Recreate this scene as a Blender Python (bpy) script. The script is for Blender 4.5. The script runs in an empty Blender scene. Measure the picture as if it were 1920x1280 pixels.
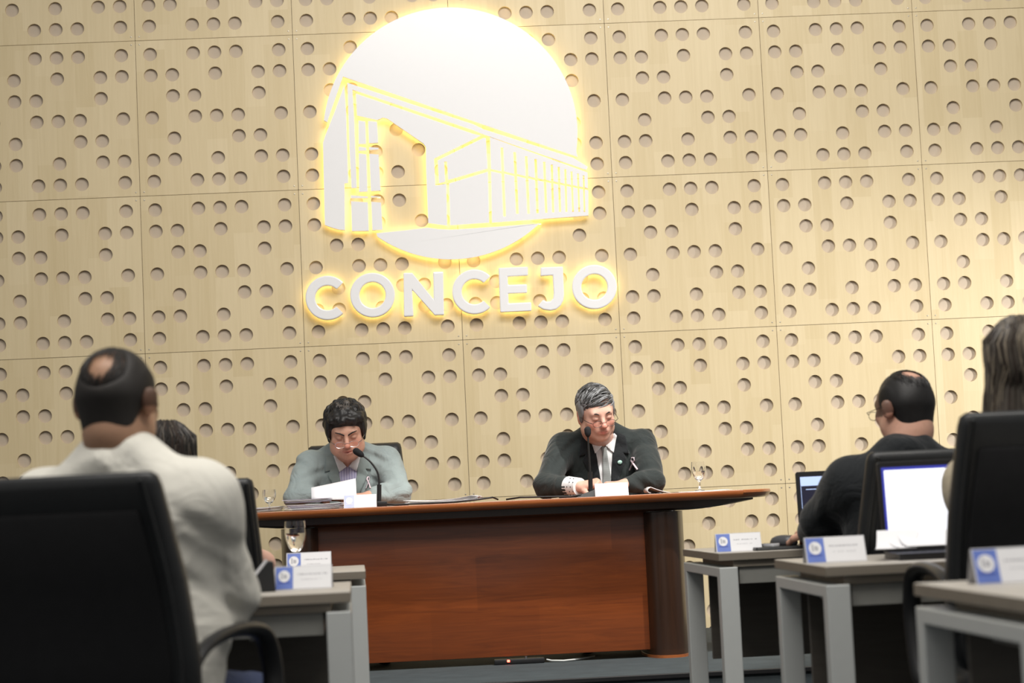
import bpy, bmesh, math, random
import numpy as np
from mathutils import Vector, Matrix
PI = math.pi
SC = bpy.context.scene
COL = SC.collection
# ------------------------------------------------------------------ camera
# world: X right along the panelled wall, Y towards the wall, Z up, hall floor at 0
CAM_H = 0.948                # the camera stands about as high as the council table top
WALL_Y = 10.5                # front of the perforated panelling
DAIS_Z = 0.235               # low platform under the council table
F_PX = 3733.0                # 70 mm on a 36 mm sensor, 1920 px wide
YAW, PITCH, ROLL = 0.03999, 0.07958, 0.04674
def cam_axes():
    cy, sy, cp, sp = math.cos(YAW), math.sin(YAW), math.cos(PITCH), math.sin(PITCH)
    fw = np.array([sy*cp, cy*cp, sp]); r0 = np.array([cy, -sy, 0.0]); d0 = np.cross(fw, r0)
    cr, sr = math.cos(ROLL), math.sin(ROLL)
    return cr*r0 + sr*d0, -sr*r0 + cr*d0, fw
RT, DN, FW = cam_axes()
cam = bpy.data.cameras.new('camera'); cam_o = bpy.data.objects.new('camera', cam); COL.objects.link(cam_o)
cam_o.matrix_world = Matrix(((RT[0], -DN[0], -FW[0], 0), (RT[1], -DN[1], -FW[1], 0), (RT[2], -DN[2], -FW[2], CAM_H), (0, 0, 0, 1)))
cam.sensor_width = 36; cam.lens = 36*F_PX/1920; cam.clip_start = 0.05; cam.clip_end = 100
cam.dof.use_dof = True; cam.dof.focus_distance = 9.2; cam.dof.aperture_fstop = 3.4
SC.camera = cam_o
def at(u, v, Y):
    """point at depth Y on the ray through photograph position (u, v)"""
    d = RT*(u-960)/F_PX + DN*(v-640)/F_PX + FW
    d = d*(Y/d[1])
    return Vector((d[0], Y, CAM_H + d[2]))
# ------------------------------------------------------------------ light
SC.view_settings.view_transform = 'Standard'; SC.view_settings.look = 'None'
SC.view_settings.exposure = 0.36; SC.view_settings.gamma = 1.0
SC.view_settings.use_curve_mapping = False
world = bpy.data.worlds.new('hall_ambient'); SC.world = world; world.use_nodes = True
world.node_tree.nodes['Background'].inputs[0].default_value = (1.0, 0.98, 0.95, 1)
world.node_tree.nodes['Background'].inputs[1].default_value = 0.25
def area_light(name, loc, target, sx, sy, power, color=(1, .96, .9), spread=PI):
    l = bpy.data.lights.new(name, 'AREA'); l.shape = 'RECTANGLE'; l.size = sx; l.size_y = sy
    l.energy = power; l.color = color; l.spread = spread
    o = bpy.data.objects.new(name, l); COL.objects.link(o); o.location = loc
    o.rotation_euler = (Vector(target)-Vector(loc)).to_track_quat('-Z', 'Y').to_euler(); return o
def spot_light(name, loc, target, power, angle, blend=.6, radius=.08, color=(1, .95, .88)):
    l = bpy.data.lights.new(name, 'SPOT'); l.energy = power; l.spot_size = math.radians(angle); l.spot_blend = blend
    l.shadow_soft_size = radius; l.color = color
    o = bpy.data.objects.new(name, l); COL.objects.link(o); o.location = loc
    o.rotation_euler = (Vector(target)-Vector(loc)).to_track_quat('-Z', 'Y').to_euler(); return o
area_light('ceiling_lamp', (1.3, 6.0, 5.6), (1.2, 10.4, 1.4), 3.4, 1.2, 82, (1, .96, .9), 2.0)
area_light('ceiling_lamp', (0.2, 3.5, 5.4), (0.2, 4.6, 0.0), 5.5, 1.6, 215)
spot_light('wall_spot', (5.6, 7.9, 2.1), (2.9, 10.5, .75), 560, 66, .95, .10, (1, .97, .93))
spot_light('ceiling_spot', (2.5, 6.9, 5.2), (0.42, 8.8, .30), 900, 27, .6, .07)
# ------------------------------------------------------------------ materials
def nt(m): return m.node_tree.nodes, m.node_tree.links
def mat(name, col, rough=.6, metal=0.0, spec=.5, var=.06, scale=30.0, bump=0.0, bscale=200.0, emis=None, estr=0.0, trans=0.0, ior=1.45, coat=0.0, sheen=0.0):
    m = bpy.data.materials.new(name); m.use_nodes = True; n, l = nt(m); b = n['Principled BSDF']
    b.inputs['Roughness'].default_value = rough; b.inputs['Metallic'].default_value = metal
    b.inputs['Specular IOR Level'].default_value = spec; b.inputs['IOR'].default_value = ior
    b.inputs['Transmission Weight'].default_value = trans; b.inputs['Coat Weight'].default_value = coat
    b.inputs['Sheen Weight'].default_value = sheen
    tc = n.new('ShaderNodeTexCoord'); nz = n.new('ShaderNodeTexNoise'); nz.inputs['Scale'].default_value = scale; nz.inputs['Detail'].default_value = 4
    l.new(tc.outputs['Object'], nz.inputs['Vector'])
    mx = n.new('ShaderNodeMix'); mx.data_type = 'RGBA'
    mx.inputs[6].default_value = (*[c*(1-var) for c in col], 1); mx.inputs[7].default_value = (*[min(1, c*(1+var)) for c in col], 1)
    l.new(nz.outputs['Fac'], mx.inputs[0]); l.new(mx.outputs[2], b.inputs['Base Color'])
    if bump:
        n2 = n.new('ShaderNodeTexNoise'); n2.inputs['Scale'].default_value = bscale; n2.inputs['Detail'].default_value = 3
        l.new(tc.outputs['Object'], n2.inputs['Vector'])
        bp = n.new('ShaderNodeBump'); bp.inputs['Strength'].default_value = bump; bp.inputs['Distance'].default_value = .002
        l.new(n2.outputs['Fac'], bp.inputs['Height']); l.new(bp.outputs['Normal'], b.inputs['Normal'])
    if emis: b.inputs['Emission Color'].default_value = (*emis, 1); b.inputs['Emission Strength'].default_value = estr
    return m
def ramp(n, stops):
    r = n.new('ShaderNodeValToRGB'); cr = r.color_ramp
    while len(cr.elements) < len(stops): cr.elements.new(.5)
    for e, (p, c) in zip(cr.elements, stops): e.position = p; e.color = (*c, 1)
    return r
def veneer(name, a, b_, rough=.55, stretch=(9, 9, .55), strip=0.11, axis=0, patch=.55, coat=0.0, spec=.4, dist=1.5, rnd=True):
    """wood veneer: fine grain along one axis, laid in strips of slightly different tone"""
    m = bpy.data.materials.new(name); m.use_nodes = True; n, l = nt(m); b = n['Principled BSDF']
    b.inputs['Roughness'].default_value = rough; b.inputs['Coat Weight'].default_value = coat; b.inputs['Specular IOR Level'].default_value = spec
    b.inputs['Coat Roughness'].default_value = .12
    tc = n.new('ShaderNodeTexCoord'); oi = n.new('ShaderNodeObjectInfo')
    off = n.new('ShaderNodeVectorMath'); off.operation = 'MULTIPLY_ADD'
    cx = n.new('ShaderNodeCombineXYZ')
    for k in range(3): l.new(oi.outputs['Random'], cx.inputs[k])
    off.inputs[1].default_value = (7.3, 3.1, 11.7) if rnd else (0, 0, 0); l.new(cx.outputs[0], off.inputs[0]); l.new(tc.outputs['Object'], off.inputs[2])
    mp = n.new('ShaderNodeMapping'); mp.inputs['Scale'].default_value = stretch; l.new(off.outputs[0], mp.inputs['Vector'])
    g = n.new('ShaderNodeTexNoise'); g.inputs['Scale'].default_value = 3.0; g.inputs['Detail'].default_value = 8; g.inputs['Roughness'].default_value = .62; g.inputs['Distortion'].default_value = dist
    l.new(mp.outputs[0], g.inputs['Vector'])
    # strips
    sep = n.new('ShaderNodeSeparateXYZ'); l.new(off.outputs[0], sep.inputs[0])
    dv = n.new('ShaderNodeMath'); dv.operation = 'DIVIDE'; dv.inputs[1].default_value = strip; l.new(sep.outputs[axis], dv.inputs[0])
    fl = n.new('ShaderNodeMath'); fl.operation = 'FLOOR'; l.new(dv.outputs[0], fl.inputs[0])
    w1 = n.new('ShaderNodeTexWhiteNoise'); w1.noise_dimensions = '1D'; l.new(fl.outputs[0], w1.inputs['W'])
    oth = 2 if axis == 0 else 0
    d2 = n.new('ShaderNodeMath'); d2.operation = 'MULTIPLY_ADD'; d2.inputs[1].default_value = 2.1; l.new(sep.outputs[oth], d2.inputs[0]); l.new(w1.outputs['Value'], d2.inputs[2])
    f2 = n.new('ShaderNodeMath'); f2.operation = 'FLOOR'; l.new(d2.outputs[0], f2.inputs[0])
    ad = n.new('ShaderNodeMath'); ad.operation = 'MULTIPLY_ADD'; ad.inputs[1].default_value = 17.13; l.new(f2.outputs[0], ad.inputs[0]); l.new(fl.outputs[0], ad.inputs[2])
    w2 = n.new('ShaderNodeTexWhiteNoise'); w2.noise_dimensions = '1D'; l.new(ad.outputs[0], w2.inputs['W'])
    mixf = n.new('ShaderNodeMix'); mixf.data_type = 'FLOAT'; mixf.inputs[0].default_value = patch
    l.new(g.outputs['Fac'], mixf.inputs[2]); l.new(w2.outputs['Value'], mixf.inputs[3])
    rp = ramp(n, [(.15, a), (.85, b_)]); l.new(mixf.outputs[0], rp.inputs[0]); l.new(rp.outputs[0], b.inputs['Base Color'])
    return m
M = {}
M['panel'] = veneer('birch_panel', (.58, .465, .265), (.71, .595, .385), .5, (11, 11, .5), .105, 0, .30)
M['hole_back'] = mat('hole_backing', (.50, .42, .33), .85, var=.12, scale=14)
M['screw'] = mat('screw_steel', (.45, .42, .36), .4, .8)
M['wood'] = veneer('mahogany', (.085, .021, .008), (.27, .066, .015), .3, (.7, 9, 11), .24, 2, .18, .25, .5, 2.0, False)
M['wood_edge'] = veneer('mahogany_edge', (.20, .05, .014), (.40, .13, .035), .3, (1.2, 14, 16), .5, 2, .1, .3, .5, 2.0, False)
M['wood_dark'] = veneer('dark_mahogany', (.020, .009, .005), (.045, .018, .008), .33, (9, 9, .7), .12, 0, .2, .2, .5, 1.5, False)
M['acrylic'] = mat('white_acrylic', (.83, .83, .84), .22, var=.01, spec=.5)
M['led'] = mat('warm_led', (.9, .8, .5), .5, emis=(1.0, .80, .33), estr=3.4)
M['carpet'] = mat('dark_carpet', (.020, .026, .032), .95, var=.35, scale=60, bump=.5, bscale=300)
M['dais'] = mat('dais_carpet', (.035, .045, .05), .9, var=.35, scale=9, bump=.4, bscale=260)
M['desk'] = veneer('grey_oak_laminate', (.38, .355, .32), (.48, .45, .405), .5, (.8, 9, 9), .3, 1, .12, 0, .4, 1.0)
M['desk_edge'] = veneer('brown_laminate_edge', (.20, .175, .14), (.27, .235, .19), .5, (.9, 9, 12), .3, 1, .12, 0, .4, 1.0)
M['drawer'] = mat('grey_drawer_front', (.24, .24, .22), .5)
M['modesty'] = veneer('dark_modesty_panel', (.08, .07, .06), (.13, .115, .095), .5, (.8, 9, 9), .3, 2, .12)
M['grey_metal'] = mat('grey_painted_steel', (.52, .54, .53), .42, .0, var=.03)
M['leather'] = mat('black_leather', (.017, .018, .019), .38, spec=.5, var=.2, bump=.25, bscale=220)
M['leather_back'] = mat('black_back_fabric', (.014, .014, .015), .7, spec=.3, var=.2, bump=.2, bscale=320)
M['black'] = mat('black_plastic', (.012, .012, .013), .4)
M['black_soft'] = mat('black_foam', (.01, .01, .012), .9, bump=.6, bscale=500)
M['chrome'] = mat('chrome', (.6, .6, .6), .2, 1.0)
M['paper'] = mat('white_paper', (.82, .82, .84), .8, var=.02)
M['paper_lilac'] = mat('lilac_paper', (.55, .52, .68), .8, var=.05)
M['folder_dark'] = mat('maroon_folder', (.08, .045, .05), .5, var=.1)
M['card_white'] = mat('card_white', (.80, .80, .82), .45, var=.01)
M['card_grey'] = mat('card_silver', (.62, .62, .64), .4, var=.02)
M['card_blue'] = mat('card_blue', (.13, .20, .56), .45, var=.15, scale=25)
M['card_blue_dark'] = mat('card_deep_blue', (.07, .11, .42), .45)
M['ink'] = mat('grey_ink', (.22, .22, .25), .6)
M['ink_light'] = mat('light_grey_ink', (.45, .45, .48), .6)
M['glass'] = mat('clear_glass', (1, 1, 1), .0, var=0, trans=1.0, ior=1.45)
M['water'] = mat('water', (1, 1, 1), .0, var=0, trans=1.0, ior=1.33)
M['screen_white'] = mat('lit_white_page', (.2, .2, .2), .5, emis=(.93, .94, 1.0), estr=1.15)
M['screen_blue'] = mat('lit_blue_edge', (.02, .02, .1), .5, emis=(.03, .04, .35), estr=.8)
M['screen_pale'] = mat('lit_pale_blue', (.2, .2, .2), .5, emis=(.42, .56, .9), estr=.9)
M['screen_dark'] = mat('lit_dark_page', (.006, .006, .012), .4, emis=(.008, .008, .02), estr=1.0)
M['red_led'] = mat('red_led', (.5, .01, .01), .4, emis=(1, .05, .03), estr=12)
M['cable'] = mat('black_cable', (.012, .012, .014), .5)
# ------------------------------------------------------------------ mesh helpers
class MB:
    """collects faces; build() links them as ONE mesh object"""
    def __init__(s): s.bm = bmesh.new(); s.mi = 0
    def _mark(s, geom):
        for f in geom: f.material_index = s.mi
    def faces(s, verts, faces):
        vs = [s.bm.verts.new(v) for v in verts]; out = []
        for f in faces:
            try: out.append(s.bm.faces.new([vs[i] for i in f]))
            except ValueError: pass
        s._mark(out); return vs, out
    def box(s, c, d, rot=None, bev=0.0, seg=2):
        x, y, z = (k/2 for k in d)
        V = [Vector((sx*x, sy*y, sz*z)) for sz in (-1, 1) for sy in (-1, 1) for sx in (-1, 1)]
        R = rot.to_3x3() if rot is not None else Matrix.Identity(3)
        vs, fs = s.faces([R @ v + Vector(c) for v in V], [(0, 2, 3, 1), (4, 5, 7, 6), (0, 1, 5, 4), (2, 6, 7, 3), (0, 4, 6, 2), (1, 3, 7, 5)])
        if bev:
            es = list({e for f in fs for e in f.edges})
            r = bmesh.ops.bevel(s.bm, geom=es, offset=bev, segments=seg, profile=.5, affect='EDGES'); s._mark(r['faces'])
        return s
    def loft(s, rings, closed=True, cap=True):
        n = len(rings[0]); V = [p for r in rings for p in r]; F = []
        for i in range(len(rings)-1):
            for j in range(n if closed else n-1):
                k = (j+1) % n; F.append((i*n+j, i*n+k, (i+1)*n+k, (i+1)*n+j))
        if cap: F.append(tuple(range(n))[::-1]); F.append(tuple(range((len(rings)-1)*n, len(rings)*n)))
        s.faces(V, F); return s
    def tube(s, path, rad, n=10, flat=1.0, up=None):
        P = [Vector(p) for p in path]; rr = rad if isinstance(rad, (list, tuple)) else [rad]*len(P); rings = []
        u = None
        for i, p in enumerate(P):
            t = (P[min(i+1, len(P)-1)]-P[max(i-1, 0)]).normalized()
            if u is None:
                u = Vector(up) if up else (Vector((0, 0, 1)) if abs(t.z) < .9 else Vector((1, 0, 0)))
            u = (u - t*u.dot(t)).normalized(); w = t.cross(u)
            rings.append([p + u*math.cos(2*PI*k/n)*rr[i]*flat + w*math.sin(2*PI*k/n)*rr[i] for k in range(n)])
        return s.loft(rings)
    def lathe(s, prof, c=(0, 0, 0), n=28, closed=False):
        c = Vector(c); rings = [[c+Vector((r*math.cos(2*PI*k/n), r*math.sin(2*PI*k/n), z)) for k in range(n)] for r, z in prof]
        if closed: rings.append(rings[0])
        return s.loft(rings, True, not closed)
    def prism(s, poly, f0, f1, bev=0.0):
        """poly: list of 2-D points; f0/f1 map a point to the two end positions"""
        n = len(poly); a = [f0(p) for p in poly]; b = [f1(p) for p in poly]
        F = [tuple(range(n)), tuple(range(2*n-1, n-1, -1))] + [(i, i+n, (i+1) % n+n, (i+1) % n) for i in range(n)]
        vs, fs = s.faces(a+b, F)
        return fs
    def build(s, name, m, parent=None, smooth=None, mods=None, fix=True):
        if fix: bmesh.ops.recalc_face_normals(s.bm, faces=s.bm.faces)
        me = bpy.data.meshes.new(name); s.bm.to_mesh(me); s.bm.free()
        for k in (m if isinstance(m, (list, tuple)) else [m]): me.materials.append(k)
        return link(name, me, parent, smooth)
def link(name, me, parent=None, smooth=None):
    if smooth is not None:
        me.polygons.foreach_set('use_smooth', [True]*len(me.polygons))
        if smooth < 3.1: me.set_sharp_from_angle(angle=smooth)
    o = bpy.data.objects.new(name, me); COL.objects.link(o)
    if parent is not None: o.parent = parent
    return o
def tag(o, label, cat, group=None, kind=None):
    if label: o['label'] = label
    if cat: o['category'] = cat
    if group: o['group'] = group
    if kind: o['kind'] = kind
    return o
def thing(name, loc, label, cat, group=None, rz=0.0):
    o = bpy.data.objects.new(name, None); COL.objects.link(o); o.location = loc; o.rotation_euler = (0, 0, rz); o.empty_display_size = .1
    return tag(o, label, cat, group)
def copy_tree(o, parent=None):
    c = o.copy(); COL.objects.link(c)
    if parent is not None: c.parent = parent
    for ch in list(o.children): copy_tree(ch, c)
    return c
def rect_ring(w, d, r, z, n=4, cx=0.0, cy=0.0):
    pts = []
    for (sx, sy, a0) in ((1, 1, 0), (-1, 1, PI/2), (-1, -1, PI), (1, -1, 1.5*PI)):
        for k in range(n+1):
            a = a0 + k*PI/2/n; pts.append(Vector((cx+sx*(w/2-r)+r*math.cos(a), cy+sy*(d/2-r)+r*math.sin(a), z)))
    return pts
def plan(o): o['kind'] = 'structure'; return o
# ------------------------------------------------------------------ the setting
S_PAN = WALL_Y/12.56788                       # panel pitch, about 0.836 m
GX = -1.80825*S_PAN; GZ = CAM_H + 3.02674*S_PAN  # a panel corner
b = MB(); b.box((0, 5.0, -.05), (18, 16, .1)); plan(b.build('floor', M['carpet']))
DAIS_F = 7.99
b = MB(); b.box((0, (DAIS_F+WALL_Y+.15)/2, DAIS_Z/2), (18, WALL_Y+.15-DAIS_F, DAIS_Z), bev=.006)
dais = plan(b.build('trim_1', M['dais'], smooth=.6)); dais['label'] = 'low dark carpeted platform along the wall'
b = MB(); b.box((0, DAIS_F-.004, DAIS_Z-.012), (18, .012, .02), bev=.003); plan(b.build('trim_2', M['black']))
HOLES = {0: (0, 2, 3, 4, 6), 1: (0, 1, 3, 5, 6), 2: (1, 2, 5), 3: (0, 2, 3, 4, 6), 4: (1, 4, 5), 5: (0, 1, 3, 5, 6), 6: (0, 2, 3, 4, 6)}
def make_panel():
    """one plywood panel with blind round holes; origin at its top left corner, front face at y = 0"""
    S = S_PAN; g = .0012; p = .1362*S; m0 = (S-6*p)/2; R = .0434*S; DEP = .017; NS = 28
    b = MB()
    edges = [g] + [m0+p*(i+.5) for i in range(6)] + [S-g]
    cor = lambda x, z: (x, 0, -z)
    for r in range(7):
        for c in range(7):
            x0, x1, z0, z1 = edges[c], edges[c+1], edges[r], edges[r+1]
            b.mi = 0
            if c in HOLES[r]:
                cx, cz = m0+p*c, m0+p*r; rim = []; out = []
                for k in range(NS):
                    a = 2*PI*(k+.5)/NS; ca, sa = math.cos(a), math.sin(a)
                    rim.append((cx+R*ca, cz+R*sa))
                    tx = ((x1-cx) if ca > 0 else (cx-x0))/max(abs(ca), 1e-6); tz = ((z1-cz) if sa > 0 else (cz-z0))/max(abs(sa), 1e-6)
                    t = min(tx, tz); out.append((cx+t*ca, cz+t*sa))
                V = [cor(*q) for q in rim] + [cor(*q) for q in out]; F = []
                for k in range(NS):
                    j = (k+1) % NS; F.append((k, j, NS+j, NS+k))
                # corner fans
                cs = [(x1, z1), (x0, z1), (x0, z0), (x1, z0)]
                for q in cs:
                    V.append(cor(*q)); vi = len(V)-1; ang = math.atan2(q[1]-cz, q[0]-cx) % (2*PI)
                    k = int((ang/(2*PI)*NS)-.5) % NS; j = (k+1) % NS
                    F.append((NS+k, NS+j, vi))
                b.faces(V, F)
                b.faces([(x, 0, -z) for x, z in rim]+[(x, DEP, -z) for x, z in rim], [(k, (k+1) % NS, NS+(k+1) % NS, NS+k) for k in range(NS)])
                b.mi = 1; b.faces([(x, DEP, -z) for x, z in rim], [tuple(range(NS))])
            else:
                b.faces([cor(x0, z0), cor(x1, z0), cor(x1, z1), cor(x0, z1)], [(0, 1, 2, 3)])
    b.mi = 0
    for (xa, za, xb, zb) in ((g, g, S-g, g), (S-g, g, S-g, S-g), (S-g, S-g, g, S-g), (g, S-g, g, g)):
        b.faces([(xa, 0, -za), (xb, 0, -zb), (xb, .02, -zb), (xa, .02, -za)], [(0, 1, 2, 3)])
    b.mi = 2; o = .0215
    for sx in (o, S-o):
        for sz in (o, S-o):
            for (px, pz) in ((sx, sz),):
                b.lathe([(.0001, .0018), (.0035, .0012), (.0042, 0.0)], n=10)
                vs = b.bm.verts[:] if False else None
    return b
def make_panel_obj():
    S = S_PAN; b = make_panel(); bm = b.bm; bm.verts.ensure_lookup_table()
    n = 30; o = .0215; tail = bm.verts[-4*30:] if False else list(bm.verts)[-120:]
    k = 0
    for sx in (o, S-o):
        for sz in (o, S-o):
            for v in tail[k*30:(k+1)*30]:
                x, y, z = v.co; v.co = (sx+x, -z, -sz+y)
            k += 1
    ts = set(tail); bmesh.ops.remove_doubles(bm, verts=[v for v in bm.verts if v not in ts], dist=1e-5)
    bm.normal_update(); p = .1362*S; m0 = (S-6*p)/2; flip = []
    for f in bm.faces:
        if f.material_index == 2: f.smooth = True; continue
        if abs(f.normal.y) > .5:
            f.smooth = False
            if f.normal.y > 0: flip.append(f)
        else:
            c = f.calc_center_median(); f.smooth = True
            if f.verts[0].co.y > .0199 or max(v.co.y for v in f.verts) < .0201: f.smooth = False; continue
            ax = Vector((m0+p*round((c.x-m0)/p), c.y, -(m0+p*round((-c.z-m0)/p))))
            if f.normal.dot(ax-c) < 0: flip.append(f)
    bmesh.ops.reverse_faces(bm, faces=flip)
    for e in bm.edges:
        if len(e.link_faces) == 2 and e.calc_face_angle(0) > .6: e.smooth = False
    return b.build('wall_panel', [M['panel'], M['hole_back'], M['screw']], None, None, fix=False)
b = MB(); b.box((0, WALL_Y+.1, 2.6), (18, .12, 5.2)); wall = plan(b.build('wall_back', M['hole_back']))
pan0 = make_panel_obj(); pan0.parent = wall
first = True
for kx in range(-4, 9):
    for kz in range(-2, 4):
        o = pan0 if first else pan0.copy()
        if not first: COL.objects.link(o); o.parent = wall
        first = False
        o.location = (GX+kx*S_PAN, WALL_Y, GZ-kz*S_PAN)
# ------------------------------------------------------------------ the sign
def wpt(u, v, off): return at(u, v, WALL_Y-off)
def plate(name, poly, parent, off0=.030, off1=.055, bev=.0025, holes=None, led=True):
    """an acrylic plate cut to an outline, standing off the panelling, lit from behind by a strip on its back"""
    # outline in wall coordinates (measured at the plate's own front plane)
    P = [wpt(u, v, off1) for u, v in poly]
    ar = sum(P[i].x*P[(i+1) % len(P)].z-P[(i+1) % len(P)].x*P[i].z for i in range(len(P)))
    if ar > 0: P = P[::-1]
    b = MB(); n = len(P)
    cu = bmesh.new(); b.bm.free(); b.bm = cu
    fr = [cu.verts.new((p.x, WALL_Y-off1, p.z)) for p in P]; bk = [cu.verts.new((p.x, WALL_Y-off0, p.z)) for p in P]
    f = cu.faces.new(fr); g = cu.faces.new(bk[::-1])
    for i in range(n): cu.faces.new((fr[i], bk[i], bk[(i+1) % n], fr[(i+1) % n]))
    cu.normal_update(); bmesh.ops.triangulate(cu, faces=[f, g])
    o = b.build(name, M['acrylic'], parent)
    if led:
        c = sum(P, Vector())/n; b = MB(); Q = inset(P, .0035)
        if Q:
            vs = [b.bm.verts.new((p.x, WALL_Y-off0+.0005, p.z)) for p in Q]
            ws = [b.bm.verts.new((p.x, WALL_Y-off0+.004, p.z)) for p in Q]
            ff = [b.bm.faces.new(vs), b.bm.faces.new(ws[::-1])]
            for i in range(len(Q)): b.bm.faces.new((vs[i], ws[i], ws[(i+1) % len(Q)], vs[(i+1) % len(Q)]))
            b.bm.normal_update(); bmesh.ops.triangulate(b.bm, faces=ff); b.build('led_strip', M['led'], o)
    return o
def inset(P, d):
    n = len(P); out = []
    for i in range(n):
        a, p, c = P[i-1], P[i], P[(i+1) % n]
        e1 = (p-a); e2 = (c-p); e1.y = e2.y = 0
        if e1.length < 1e-6 or e2.length < 1e-6: continue
        e1.normalize(); e2.normalize()
        n1 = Vector((e1.z, 0, -e1.x)); n2 = Vector((e2.z, 0, -e2.x))
        m = n1+n2
        if m.length < .2: m = n1
        m.normalize(); k = d/max(.45, m.dot(n1)); out.append(p+m*k)
    return out
emb = thing('wall_emblem', wpt(845, 250, 0), 'large white backlit round emblem with a slanted modernist building, above the sign letters', 'sign')
EM = emb.location.copy()
def eplate(name, poly, **k):
    o = plate(name, poly, emb, **k)
    o.matrix_parent_inverse = Matrix.Translation(-EM); return o
CX, CY, RX, RY = 844.5, 250, 238.5, 236
def arc(a0, a1, n): return [(CX+RX*math.cos(math.radians(a0+(a1-a0)*k/n)), CY-RY*math.sin(math.radians(a0+(a1-a0)*k/n))) for k in range(n+1)]
eplate('upper_disc', [(643, 143.5), (1083, 294)] + arc(-8, 174, 60) + [(613.5, 229)])
eplate('side_wall', [(645.5, 160), (649, 210), (653, 343), (646, 344), (646.8, 431), (637, 430.5), (624, 427), (609, 421.5), (605.5, 268), (609.5, 255), (626, 213)])
eplate('roof_band', [(651, 155), (887, 232.5), (906.6, 242), (1075, 295.6), (1102, 312.5), (1099.5, 318.5), (906.6, 252), (887, 244), (661, 168), (651.6, 165)])
eplate('frame_post', [(651.6, 165), (661, 168), (664, 220), (669, 352), (659, 352.5), (655, 280)])
eplate('canopy', [(667, 175), (887, 250.5), (902, 254), (814, 297.5), (816.5, 347.5), (837, 344.5), (838.5, 423), (803, 418), (799, 320), (798.5, 275), (793.5, 268.5), (760, 245.5), (726.5, 222.5), (718, 220.5), (707, 225), (669, 216.5)])
eplate('end_bay', [(820.5, 300.5), (906, 258.5), (911, 258.5), (914.5, 316), (840, 337.5), (838, 303), (833, 303), (834.8, 340.5), (823, 343.5)])
eplate('lower_bay', [(841.8, 343.6), (915, 321.5), (917.3, 417.2), (844, 422.4)])
WIN = [(820, 850, 330, 1080, 28), (960, 990, 380, 1050, 28), (1085, 1112, 425, 1050, 27), (1188, 1210, 455, 1045, 26), (1282, 1305, 485, 1040, 25), (1365, 1380, 515, 1035, 23),
       (1440, 1455, 540, 1030, 22), (1512, 1525, 565, 1030, 21), (1580, 1597, 590, 1030, 19), (1650, 1665, 612, 1030, 18), (1712, 1722, 632, 1030, 17)]
z3 = lambda x, y: (800+x/5.818, 220+y/5.818)
yl = lambda x: 570+(x-690)*(210/1070)
up = [z3(690, 215), z3(1755, 600), z3(1760, yl(1760)-8)]; lo = [z3(700, yl(700)+14), ]
for x0, x1, ya, yb, w in WIN[::-1]:
    xm = x0+(x1-x0)*(yl(x0)-ya)/(yb-ya)
    up += [z3(xm+w/2, yl(xm)-8), z3(x0+w/2, ya), z3(x0-w/2, ya), z3(xm-w/2, yl(xm)-8)]
up += [z3(700, yl(700)-8)]
for x0, x1, ya, yb, w in WIN:
    xm = x0+(x1-x0)*(yl(x0)-ya)/(yb-ya)
    lo += [z3(xm-w/2, yl(xm)+14), z3(x1-w/2, yb), z3(x1+w/2, yb), z3(xm+w/2, yl(xm)+14)]
lo += [z3(1764, yl(1764)+14), z3(1765, 1070), z3(712, 1148)]
eplate('upper_windows', up); eplate('lower_windows', lo)
xl = lambda y: 672+(y-226)*.0085 if y < 362 else 657.5+(y-354)*.03
xr = lambda y: 685+(y-226)*.0314
x2l = lambda y: 690+(y-226)*.039
x2r = lambda y: 707+(y-228)*.05
for ya, yb in ((225.5, 270), (274.5, 282.5), (287, 359.5), (366, 371.5), (377, 433)):
    eplate('column', [(xl(ya), ya), (xr(ya), ya+2), (xr(yb), yb-.5), (xl(yb), yb)])
    eplate('column', [(x2l(ya), ya+1), (x2r(ya), ya+2.5), (x2r(yb), yb-2.5), (x2l(yb), yb-1.5)])
eplate('lower_disc', [(705.6, 437), (760, 431.5), (803, 426.5), (822, 429), (845, 430.3), (920, 425.5), (1013, 418.5)] + arc(-45.5, -125, 30))
# letters
def ring_plate(name, poly, parent, off0, off1):
    h = len(poly)//2; out = [wpt(u, v, off1) for u, v in poly[:h-1]]; inn = [wpt(u, v, off1) for u, v in poly[h:][::-1][:h-1]]; n = h-1
    V = lambda P, y: [Vector((p.x, y, p.z)) for p in P]
    def body(o, i, y0, y1):
        b = MB(); vs = V(o, y1)+V(i, y1)+V(o, y0)+V(i, y0); F = []
        for k in range(n):
            j = (k+1) % n; F += [(k, j, n+j, n+k), (2*n+k, 3*n+k, 3*n+j, 2*n+j), (k, 2*n+k, 2*n+j, j), (n+k, n+j, 3*n+j, 3*n+k)]
        b.faces(vs, F); return b
    o = body(out, inn, WALL_Y-off0, WALL_Y-off1).build(name, M['acrylic'], parent)
    mid = [(a+c)/2 for a, c in zip(out, inn)]
    o2 = [m_+(a-m_)*.85 for a, m_ in zip(out, mid)]; i2 = [m_+(c-m_)*.85 for c, m_ in zip(inn, mid)]
    body(o2, i2, WALL_Y-off0+.004, WALL_Y-off0+.0005).build('led_strip', M['led'], o); return o
def ring_poly(c, ro, ri, a0, a1, n=44):
    o = [(c[0]+ro[0]*math.cos(math.radians(a0+(a1-a0)*k/n)), c[1]-ro[1]*math.sin(math.radians(a0+(a1-a0)*k/n))) for k in range(n+1)]
    i = [(c[0]+ri[0]*math.cos(math.radians(a0+(a1-a0)*k/n)), c[1]-ri[1]*math.sin(math.radians(a0+(a1-a0)*k/n))) for k in range(n+1)]
    return o + i[::-1]
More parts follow.
